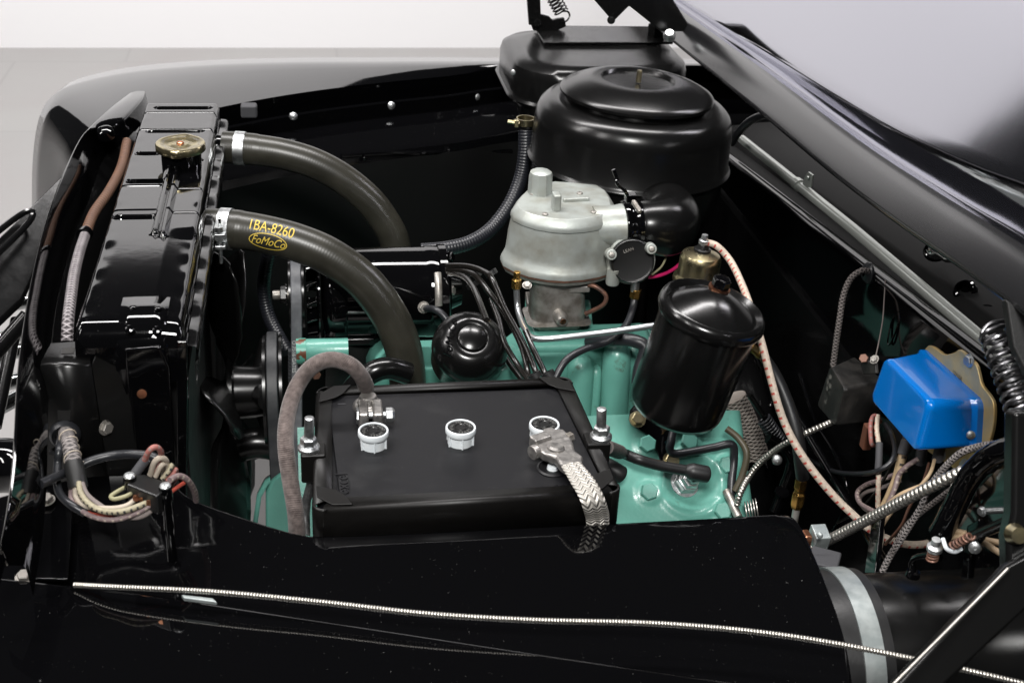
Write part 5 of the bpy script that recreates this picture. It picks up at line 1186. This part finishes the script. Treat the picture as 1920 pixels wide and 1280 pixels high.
lw = [('red_cloth_wire', [(270, 866, 1.10), (280, 845, 1.09), (292, 838, 1.09), (302, 848, 1.10), (301, 872, 1.12), (292, 888, 1.13)], 6.5),
      ('cream_wire', [(282, 890, 1.11), (290, 866, 1.10), (302, 858, 1.10), (312, 866, 1.11), (306, 888, 1.13)], 6.5),
      ('cream_wire', [(292, 893, 1.11), (302, 873, 1.105), (312, 870, 1.11), (316, 885, 1.12), (308, 900, 1.14)], 5.5),
      ('cream_black_wire', [(304, 898, 1.11), (318, 880, 1.11), (322, 872, 1.115), (324, 885, 1.13), (314, 905, 1.14)], 5.5),
      ('red_cloth_wire', [(312, 902, 1.11), (324, 888, 1.115), (330, 880, 1.12), (330, 895, 1.13), (322, 910, 1.14)], 5),
      ('mauve_wire', [(318, 900, 1.10), (335, 892, 1.11), (352, 900, 1.12), (364, 920, 1.14), (368, 938, 1.16)], 7),
      ('red_wire', [(318, 925, 1.10), (330, 915, 1.11), (345, 905, 1.12)], 4.5)]
lp_ = thing('wire_cluster', Dp(300, 890, 1.11), 'looped cloth wires rising behind the small terminal block', 'wires')
for m_, pl, r_ in lw: obj('wire', MB().tube(cr([Dp(*p) for p in pl], 8), S(r_*.8, P), 10), m_, lp_)
obj('rubber_sleeve', MB().tube([Dp(250, 892, 1.10), Dp(262, 876, 1.10), Dp(274, 860, 1.10)], S(8.5, P), 12), 'grey_pad', lp_)
cable('black_cable', [Dp(75, 907, 1.08), Dp(105, 894, 1.10), Dp(140, 878, 1.14), Dp(175, 862, 1.15), Dp(215, 853, 1.155), Dp(250, 851, 1.15), Dp(285, 855, 1.15), Dp(298, 866, 1.15)], S(8, P), 'dark_rubber', 'smooth black cable passing behind the harness to the terminal block', 'cable', 12)
cable('black_cable', [jp(116, 815, .006), Dp(112, 835, 1.13), Dp(108, 870, 1.12), Dp(107, 905, 1.11), Dp(114, 928, 1.10), Dp(132, 945, 1.09), Dp(160, 962, 1.09)], S(7, P), 'dark_rubber', 'smooth black cable dropping from the grommet beside the harness', 'cable', 12)

# ================================================================== RIGHT: REGULATOR AND RELAY BOX
XF = .497
rg = thing('voltage_regulator', Xp(1760, 850, XF), 'bright blue voltage regulator on a gold base bolted to the firewall', 'regulator')
back = [Xp(x, y, XF-.006) for x, y in ((1728, 650), (1842, 752), (1836, 850), (1722, 748))]
fr_ = [Xp(x, y, XF-.062) for x, y in ((1660, 667), (1747, 755), (1722, 851), (1632, 747))]
def rq(q, r, n=5):   # rounded quad
    out = []
    for k in range(4):
        c, a, b = q[k], q[k-1], q[(k+1) % 4]; ea, eb = (a-c).normalized(), (b-c).normalized()
        for i in range(n+1):
            t_ = i/n*math.pi/2; out.append(c+ea*(r*(1-math.sin(t_)))+eb*(r*(1-math.cos(t_))))
    return out
def sc_(q, s_): c = sum(q, V((0, 0, 0)))/4; return [c+(p-c)*s_ for p in q]
B0 = rq(sc_(back, 1.0), .009); B1 = rq(sc_(back, .93), .009); F0 = rq(fr_, .010); F1 = rq(sc_(fr_, .96), .009); F2 = rq(sc_(fr_, .86), .008)
def mv(q, d): return [p+XA*d for p in q]
def mixq(a, b, t_): return [p*(1-t_)+r*t_ for p, r in zip(a, b)]
obj('cover', MB().loft([mv(B0, .004), B0, mv(B0, -.004), mv(B1, -.008), mixq(mv(B1, -.008), mv(F0, .006), .5), mv(F0, .006), mv(F0, .002), mv(F1, -.0008), mv(F2, -.0022)], True, True), 'blue_paint', rg, smooth=40, wn=True)
base = [(1742, 652), (1752, 648), (1764, 655), (1778, 664), (1796, 660), (1806, 655), (1822, 668), (1836, 682), (1842, 700), (1848, 722), (1862, 740), (1870, 758), (1870, 790), (1864, 820), (1852, 850), (1836, 880), (1812, 892), (1790, 875), (1730, 830), (1700, 760), (1720, 690)]
bpt = cr([Xp(x, y, XF) for x, y in base], 3, True)
obj('base', MB().prism(bpt, V((-.004, 0, 0))), 'gold_passivate', rg, bevel=.0012)
rim_ = [p-XA*.004 for p in bpt]; c = sum(rim_, V((0, 0, 0)))/len(rim_)
P = Xp(1818, 674, XF-.004)
for px, py in ((1818, 676), (1766, 852), (1810, 872)):
    bolt(rg, Xp(px, py, XF-.005), -XA+V((0, -.2, .1)), S(10, P), 'zinc_plate')
Q = Xp(1819, 815, XF-.02); nb_ = (back[2]-back[1]).cross(fr_[1]-back[1]).normalized()
Q = back[2]*.42+fr_[2]*.08+back[1]*.34+fr_[1]*.16
nb_ = (back[2]-back[1]).cross(fr_[2]-back[1]).normalized()
if nb_.dot(view(Q)) < 0: nb_ = -nb_
Q = Pp(1820, 815, back[1], nb_); bolt(rg, Q, nb_, S(8.5, Q), 'zinc_plate', 'pan', 'screw')
y1 = (back[1]-back[0]).normalized(); z1_ = XA.cross(y1)
obj('base_lettering', textmb('12V10A', .006, Xp(1795, 704, XF-.0045), y1, -XA.cross(y1) if (-XA.cross(y1)).z > 0 else XA.cross(y1), .0003), 'flat_black', rg)
for px, py in ((1700, 832), (1726, 856), (1760, 850)):
    c = Xp(px, py, .475); obj('terminal_boot', MB().tube([c+V((0, .0, .018)), c-UP*.008], S(10, c), 12), 'grey_pad', rg)
rl = thing('relay_box', Xp(1590, 800, .49), 'scuffed black relay box mounted left of the blue regulator', 'relay')
bk = [Xp(x, y, .495) for x, y in ((1600, 668), (1655, 712), (1650, 790), (1592, 745))]
ft = [Xp(x, y, .442) for x, y in ((1557, 684), (1584, 728), (1566, 800), (1532, 760))]
obj('cover', MB().loft([rq(bk, .004), mv(rq(ft, .005), .004), rq(sc_(ft, .97), .005), mv(rq(sc_(ft, .9), .004), -.001)], True, True), 'worn_black', rl, smooth=30, wn=True)
P = Xp(1620, 672, .46); bolt(rl, P, V((-.5, -.6, .5)), S(9, P), 'old_copper', 'hexflat'); bolt(rl, Xp(1640, 674, .46), V((-.7, -.2, .6)), S(7, P), 'cast_steel', 'hex')
obj('tab', MB().prism([Xp(1612, 680, .462), Xp(1640, 678, .462), Xp(1642, 700, .462), Xp(1618, 702, .462)], V((.004, 0, 0))), 'worn_black', rl, bevel=.001)
obj('terminal_lug', MB().box(Xp(1626, 818, .455), .01, .012, .03), 'rust', rl, bevel=.002)
# ================================================================== RIGHT: WIRES
cable('relay_cable', [Xp(1628, 508, .495), Xp(1614, 508, .485), Xp(1594, 524, .475), Xp(1581, 556, .468), Xp(1574, 600, .465), Xp(1568, 640, .465), Xp(1562, 686, .465)], .0036, 'dark_braid', 'braided grey cable rising from the relay box to the firewall hole', 'cable', 10)
P = Xp(1628, 512, .499); tag(obj('firewall_grommet', MB().lathe([(.004, .006), (.009, .005), (.013, .001), (.013, -.002)], P, -XA, 28), 'dark_rubber'), 'grey rubber grommet where the braided cable passes the firewall', 'grommet')
P = Xp(1700, 880, .45)
stuff = [
 ('striped_feed_wire', 'tan_black_wire', [(1700, 825, .46), (1690, 862, .455), (1678, 905, .45), (1660, 945, .445), (1648, 968, .44)], 8.5, 'tan wire with black flecks dropping under the blue regulator', 'wire'),
 ('cream_wire_drop', 'cream_red_wire', [(1646, 778, .45), (1644, 805, .445), (1648, 840, .44), (1647, 900, .435), (1646, 950, .44)], 4.8, 'cream and red wire hanging straight down beside the relay box', 'wire'),
 ('red_loop', 'red_cloth_wire', [(1650, 790, .47), (1644, 780, .455), (1636, 782, .45), (1632, 800, .445), (1634, 830, .445), (1638, 835, .45)], 4.5, 'short red cloth wire looped at the relay box terminal', 'wire'),
 ('mauve_wire', 'mauve_wire', [(1722, 860, .465), (1700, 874, .455), (1685, 890, .45), (1678, 915, .445), (1665, 945, .44)], 4.8, 'mauve flecked wire leaving the bottom of the regulator', 'wire'),
 ('mauve_loop', 'mauve_wire', [(1700, 880, .48), (1656, 898, .46), (1625, 908, .45), (1608, 922, .445), (1612, 942, .44), (1632, 955, .435), (1648, 962, .435)], 4.8, 'mauve wire forming a loop under the relay box', 'wire'),
 ('mauve_loop_lower', 'grey_cloth', [(1690, 900, .48), (1650, 915, .46), (1625, 922, .452), (1612, 935, .45), (1620, 952, .44), (1642, 964, .44)], 4.2, 'thinner mauve wire nested inside the looped one', 'wire'),
 ('tan_wire', 'tan_wire', [(1648, 965, .445), (1664, 948, .44), (1690, 928, .44), (1720, 915, .45), (1745, 906, .46)], 6, 'plain tan wire curving up from the harness knot', 'wire'),
 ('braided_wire', 'grey_braid', [(1862, 832, .455), (1830, 838, .45), (1800, 850, .44), (1768, 880, .435), (1740, 918, .43), (1730, 945, .425), (1712, 975, .42), (1690, 1010, .415), (1670, 1040, .41), (1654, 1072, .405)], 6.2, 'grey braided wire sweeping down past the blue regulator', 'wire'),
 ('braided_wire_twin', 'dark_braid', [(1800, 905, .44), (1760, 935, .432), (1725, 962, .425), (1700, 985, .418), (1682, 1015, .412), (1672, 1040, .41)], 5, 'dark braided wire lying beside the grey braided one', 'wire'),
 ('black_loop_cable', 'dark_rubber', [(1462, 835, .49), (1505, 855, .475), (1560, 882, .45), (1600, 888, .44), (1640, 884, .43), (1668, 868, .44), (1678, 845, .45), (1672, 815, .46), (1660, 795, .47)], 5, 'thin black cable hooping under the relay box', 'cable'),
 ('thin_seam_wire', 'grey_cloth', [(1660, 525, .5), (1658, 560, .498), (1655, 600, .496), (1648, 640, .494), (1642, 668, .49)], 1.4, 'very thin dark wire hanging on the firewall above the relay box', 'wire'),
 ('tan_pair_upper', 'tan_wire', [(1760, 1000, .41), (1790, 996, .41), (1820, 1002, .415), (1850, 1012, .42), (1885, 1020, .43), (1900, 1035, .435)], 5, 'upper tan wire of the pair by the hinge bracket', 'wire'),
 ('tan_pair_lower', 'tan_wire', [(1770, 1010, .405), (1800, 1006, .41), (1840, 1014, .415), (1865, 1030, .42), (1900, 1050, .43)], 5, 'lower tan wire of the pair by the hinge bracket', 'wire'),
]
for nm, m_, pl, r_, lb_, ct in stuff: cable(nm, [Xp(*p) for p in pl], S(r_, P), m_, lb_, ct, 10)
stuff2 = [
 ('tan_thin_wire', 'tan_wire', [(1752, 862, .47), (1742, 890, .455), (1712, 925, .445), (1680, 950, .44), (1655, 985, .435), (1645, 1010, .43)], 3.4, 'thin tan wire slanting down left of the grey braided wire', 'wire'),
 ('dark_thin_wire', 'lead_wire', [(1690, 850, .47), (1668, 880, .46), (1640, 925, .455), (1605, 960, .45), (1570, 980, .45)], 3.2, 'thin dark wire slanting behind the mauve loop', 'wire'),
 ('brown_thin_wire', 'old_copper', [(1742, 868, .475), (1730, 905, .46), (1705, 950, .45), (1690, 985, .445), (1660, 1020, .44)], 3.0, 'thin brown wire between the tan wire and the grey braided wire', 'wire'),
 ('cream_thin_wire', 'cream_wire', [(1648, 962, .44), (1655, 1000, .435), (1648, 1040, .43), (1642, 1080, .425)], 3.6, 'cream wire going down beside the upright black post', 'wire'),
 ('steering_shaft', 'gloss_black', [(1440, 690, .47), (1500, 790, .46), (1560, 890, .45), (1620, 990, .44), (1660, 1060, .43)], 11, 'thick glossy black shaft slanting low behind the wires', 'shaft'),
 ('black_brake_pipe', 'gloss_black', [(1500, 700, .49), (1530, 790, .485), (1570, 860, .48), (1590, 930, .475), (1560, 1000, .46)], 5, 'slim glossy black pipe bending under the relay box', 'pipe'),
 ('black_bent_rod', 'gloss_black', [(1400, 640, .48), (1430, 700, .47), (1445, 760, .46), (1425, 820, .44), (1440, 880, .42)], 5, 'bent black rod low beside the wrapped exhaust pipe', 'rod'),
]
for nm, m_, pl, r_, lb_, ct in stuff2: cable(nm, [Xp(*p) for p in pl], S(r_, P), m_, lb_, ct, 10)
tag(obj('heat_sleeve', MB().tube([Xp(1649, 830, .44), Xp(1648, 860, .436), Xp(1646, 888, .435)], S(6.8, P), 12), 'grey_pad'), 'grey rubber sleeve on the hanging cream and red wire', 'sleeve')
tag(obj('heat_sleeve', MB().tube([Xp(1700, 826, .46), Xp(1692, 852, .455)], S(10.5, P), 12), 'grey_pad'), 'grey rubber sleeve on the tan flecked wire under the regulator', 'sleeve')
tag(obj('metal_conduit', corrug(cr([Xp(1512, 1034, .37), Xp(1600, 988, .385), Xp(1690, 940, .40), Xp(1760, 905, .415), Xp(1815, 878, .43)], 10), S(9.5, P), .0058, .13, 12), 'conduit_metal'), 'straight ribbed metal conduit crossing in front of the regulator wires', 'conduit')
tag(obj('metal_conduit', corrug(cr([Hp(1382, 945, .02), Hp(1390, 920, .03), Yp(1412, 882, .15), Yp(1445, 850, .14), Yp(1490, 822, .12), Yp(1545, 797, .115), Xp(1585, 780, .47)], 10), S(6.5, P), .0044, .13, 12), 'conduit_metal'), 'curved ribbed metal conduit rising from the head corner toward the relay box', 'conduit')
# fat taped loom
tl_ = [Xp(1960, 825, .44), Xp(1905, 838, .43), Xp(1865, 852, .42), Xp(1835, 875, .415), Xp(1812, 905, .41), Xp(1792, 945, .405), Xp(1772, 985, .40), Xp(1762, 1002, .398)]
tpth = resamp(cr(tl_, 10), .0012); rr_ = [S(19, P)*(1+.010*((i//9) % 2)+.006*math.sin(i*.37)) for i in range(len(tpth))]
tag(obj('taped_loom', MB().tube(tpth, rr_, 16), 'gloss_black', smooth=50), 'fat wiring loom wrapped in shiny black tape beside the blue regulator', 'wiring loom')
# clip block with copper, pads
kb = thing('fuse_clip', Xp(1545, 1010, .36), 'small zinc block with copper contact at the apron edge', 'clip')
c = Xp(1536, 1006, .365); obj('zinc_block', MB().box(c, .016, .02, .018, Matrix.Rotation(R(12), 3, 'X')), 'galvanised', kb, bevel=.0012)
P = Xp(1537, 1003, .355); bolt(kb, P, V((-.5, -.8, .3)), .0035, 'galvanised', 'dome', 'rivet')
obj('copper_contact', MB().box(c+V((-.014, .0, -.001)), .008, .014, .014), 'copper', kb, bevel=.002)
obj('white_tab', MB().box(c+V((-.026, .0, -.004)), .01, .004, .014), 'zinc_plate', kb, bevel=.001)
c = Xp(1545, 1052, .36); tag(obj('foam_pad', MB().box(c, .03, .03, .012, Matrix.Rotation(R(-30), 3, 'Z')), 'grey_pad', bevel=.002), 'dark grey square pad above the rubber duct coupling', 'pad')
# steering-ish post and brackets in the lower right well
ps = thing('post', Xp(1635, 1070, .42), 'upright black metal post behind the taped loom', 'post')
obj('bar', MB().prism([Xp(1620, 1075, .41), Xp(1640, 1075, .41), Xp(1652, 960, .43), Xp(1636, 960, .43)], V((.006, 0, 0))), 'gloss_black', ps, bevel=.0015)
ht = thing('duct_clip', Xp(1720, 1050, .39), 'black rod hook with zinc screw and copper spring on the duct', 'hook')
P = Xp(1712, 1070, .39)
obj('hook', MB().tube(cr([Xp(1712, 1080, .39), Xp(1711, 1055, .39), Xp(1722, 1044, .39), Xp(1748, 1040, .392), Xp(1762, 1045, .393)], 6), S(7, P), 12), 'gloss_black', ht)
obj('collar', MB().lathe([(0, 0), (S(14, P), 0), (S(12, P), .005), (0, .005)], Xp(1711, 1079, .39), UP, 20), 'gloss_black', ht)
c = Xp(1752, 1030, .385); obj('screw_cap', MB().lathe([(0, .012), (S(8, P), .012), (S(8, P), .006), (S(14, P), .004), (S(14, P), 0), (0, 0)], c, V((-.1, -.1, 1)), 20), 'zinc_plate', ht)
obj('copper_spring', helix(c-UP*.012, c, S(9, P), 4, .0011), 'old_copper', ht)
obj('side_spring', helix(Xp(1785, 1024, .385), Xp(1822, 1004, .385), S(6, P), 6, .0012), 'old_copper', ht)
hbk = thing('hinge_bracket', Xp(1830, 1050, .40), 'black angled bracket with slotted zinc screw at the right edge', 'bracket')
obj('plate', MB().prism([Xp(x, y, .405) for x, y in ((1812, 985), (1835, 972), (1838, 1010), (1820, 1030), (1815, 1085), (1800, 1085), (1808, 1020))], V((.006, 0, 0))), 'gloss_black', hbk, bevel=.0015)
obj('arm', MB().tube([Xp(1825, 1005, .40), Xp(1930, 960, .40)], S(10, P), 12), 'satin_black', hbk)
bolt(hbk, Xp(1828, 1026, .395), V((-.4, -.8, .3)), S(11, P), 'zinc_plate', 'pan', 'screw')
tag(obj('blue_wire', MB().tube(cr([Xp(1768, 1010, .39), Xp(1775, 1028, .388), Xp(1790, 1034, .388), Xp(1802, 1028, .39)], 6), S(4, P), 10), 'cap_plastic'), 'short pale blue wire beside the copper springs', 'wire')
P = Xp(1842, 958, .46); bo = thing('long_screw', P, 'bright zinc screw standing out of the dark cowl side', 'screw'); bolt(bo, P, V((-1, -.3, .1)), S(8, P), 'zinc_plate', 'hex')
obj('shank', MB().tube([P, P+V((.03, .0, .0))], .003, 10), 'zinc_plate', bo)
cs = thing('cowl_inner_sheet', Xp(1900, 950, .52), 'dark teal tinted inner cowl side panel at the right edge', 'panel')
obj('sheet', MB().prism([Xp(x, y, .488) for x, y in ((1790, 960), (1870, 880), (1990, 860), (1990, 1080), (1800, 1080))], V((.006, 0, 0))), 'gloss_black', cs)

# ================================================================== DUCT
du = thing('heater_duct', Zp(1750, 1200, .8), 'large black heater duct with rubber coupling and galvanised strap', 'duct')
rD = .085; top = Zp(1572, 1070, .864); dc = top + V((-.012, -.03, -rD*.96)); da = V((1, -.02, .0)).normalized()
obj('pipe', MB().lathe([(0, .02), (rD*.9, .02), (rD*.9, .03), (rD*.93, .04), (rD*.93, .6)], dc, da, 72), 'satin_black', du)
obj('rubber_coupling', MB().lathe([(0, -.06), (rD*.96, -.06), (rD*.97, -.03), (rD*1.0, -.01), (rD*1.0, .034), (rD*.94, .036)], dc, da, 72), 'black_rubber', du)
obj('strap', MB().lathe([(rD*1.0, .005), (rD*1.02, .005), (rD*1.02, .024), (rD*1.0, .024)], dc, da, 72), 'galvanised', du)
P = Xp(1645, 1272, dc.x+.015)
obj('strap_lug', MB().box(dc+V((.015, -rD*1.03, -.004)), .02, .014, .02), 'galvanised', du, bevel=.002)

# ================================================================== NEAR HOOD HINGE
nh = thing('hinge_assembly', Dp(1890, 1060, .98), 'blurred black hood hinge arms with a big coil spring in the right foreground', 'hinge')
def q4(px, py, d=1.0): return Dp(px, py, d)
obj('spring', helix(q4(1862, 620, 1.06), q4(1925, 800, 1.02), S(26, q4(1890, 700, 1.04)), 11, S(4.2, q4(1890, 700, 1.04)), 18), 'spring_steel', nh)
obj('spring_hook', MB().tube(cr([q4(1868, 628, 1.06), q4(1846, 634, 1.06), q4(1842, 622, 1.06), q4(1858, 606, 1.06), q4(1885, 602, 1.06)], 6), S(4, q4(1890, 700, 1.04)), 10), 'spring_steel', nh)
obj('upper_arm', MB().prism([q4(1886, 560, 1.02), q4(1930, 590, 1.02), q4(1960, 700, 1.02), q4(1935, 720, 1.02), q4(1900, 650, 1.02)], fwd*.012), 'flat_black', nh, bevel=.002)
obj('vertical_arm', MB().prism([q4(1900, 770, .95), q4(1960, 770, .95), q4(1960, 1100, .95), q4(1890, 1072, .95), q4(1888, 1010, .95), q4(1898, 960, .95)], fwd*.02), 'satin_black', nh, bevel=.004, seg=3)
obj('diagonal_arm', MB().prism([q4(1886, 1062, .94), q4(1960, 1020, .94), q4(1960, 1110, .94), q4(1760, 1300, .9), q4(1668, 1292, .9)], fwd*.012), 'satin_black', nh, bevel=.004, seg=3)
obj('edge_highlight', MB().tube([q4(1890, 1066, .935), q4(1780, 1178, .915), q4(1670, 1288, .895)], .0014, 10), 'conduit_metal', nh)  # thin pale tube added as the highlight along the diagonal arm's edge
obj('pivot_bolt', MB().lathe([(0, .01), (.006, .01), (.008, 0), (0, 0)], q4(1902, 1000, .95), -fwd, 16), 'gold_plate', nh)
# blurred grey rubber post low at the left edge of the hinge
P = Xp(1898, 780, .47); bolt(rg, P, V((-1, -.4, .2)), S(12, P), 'zinc_plate')
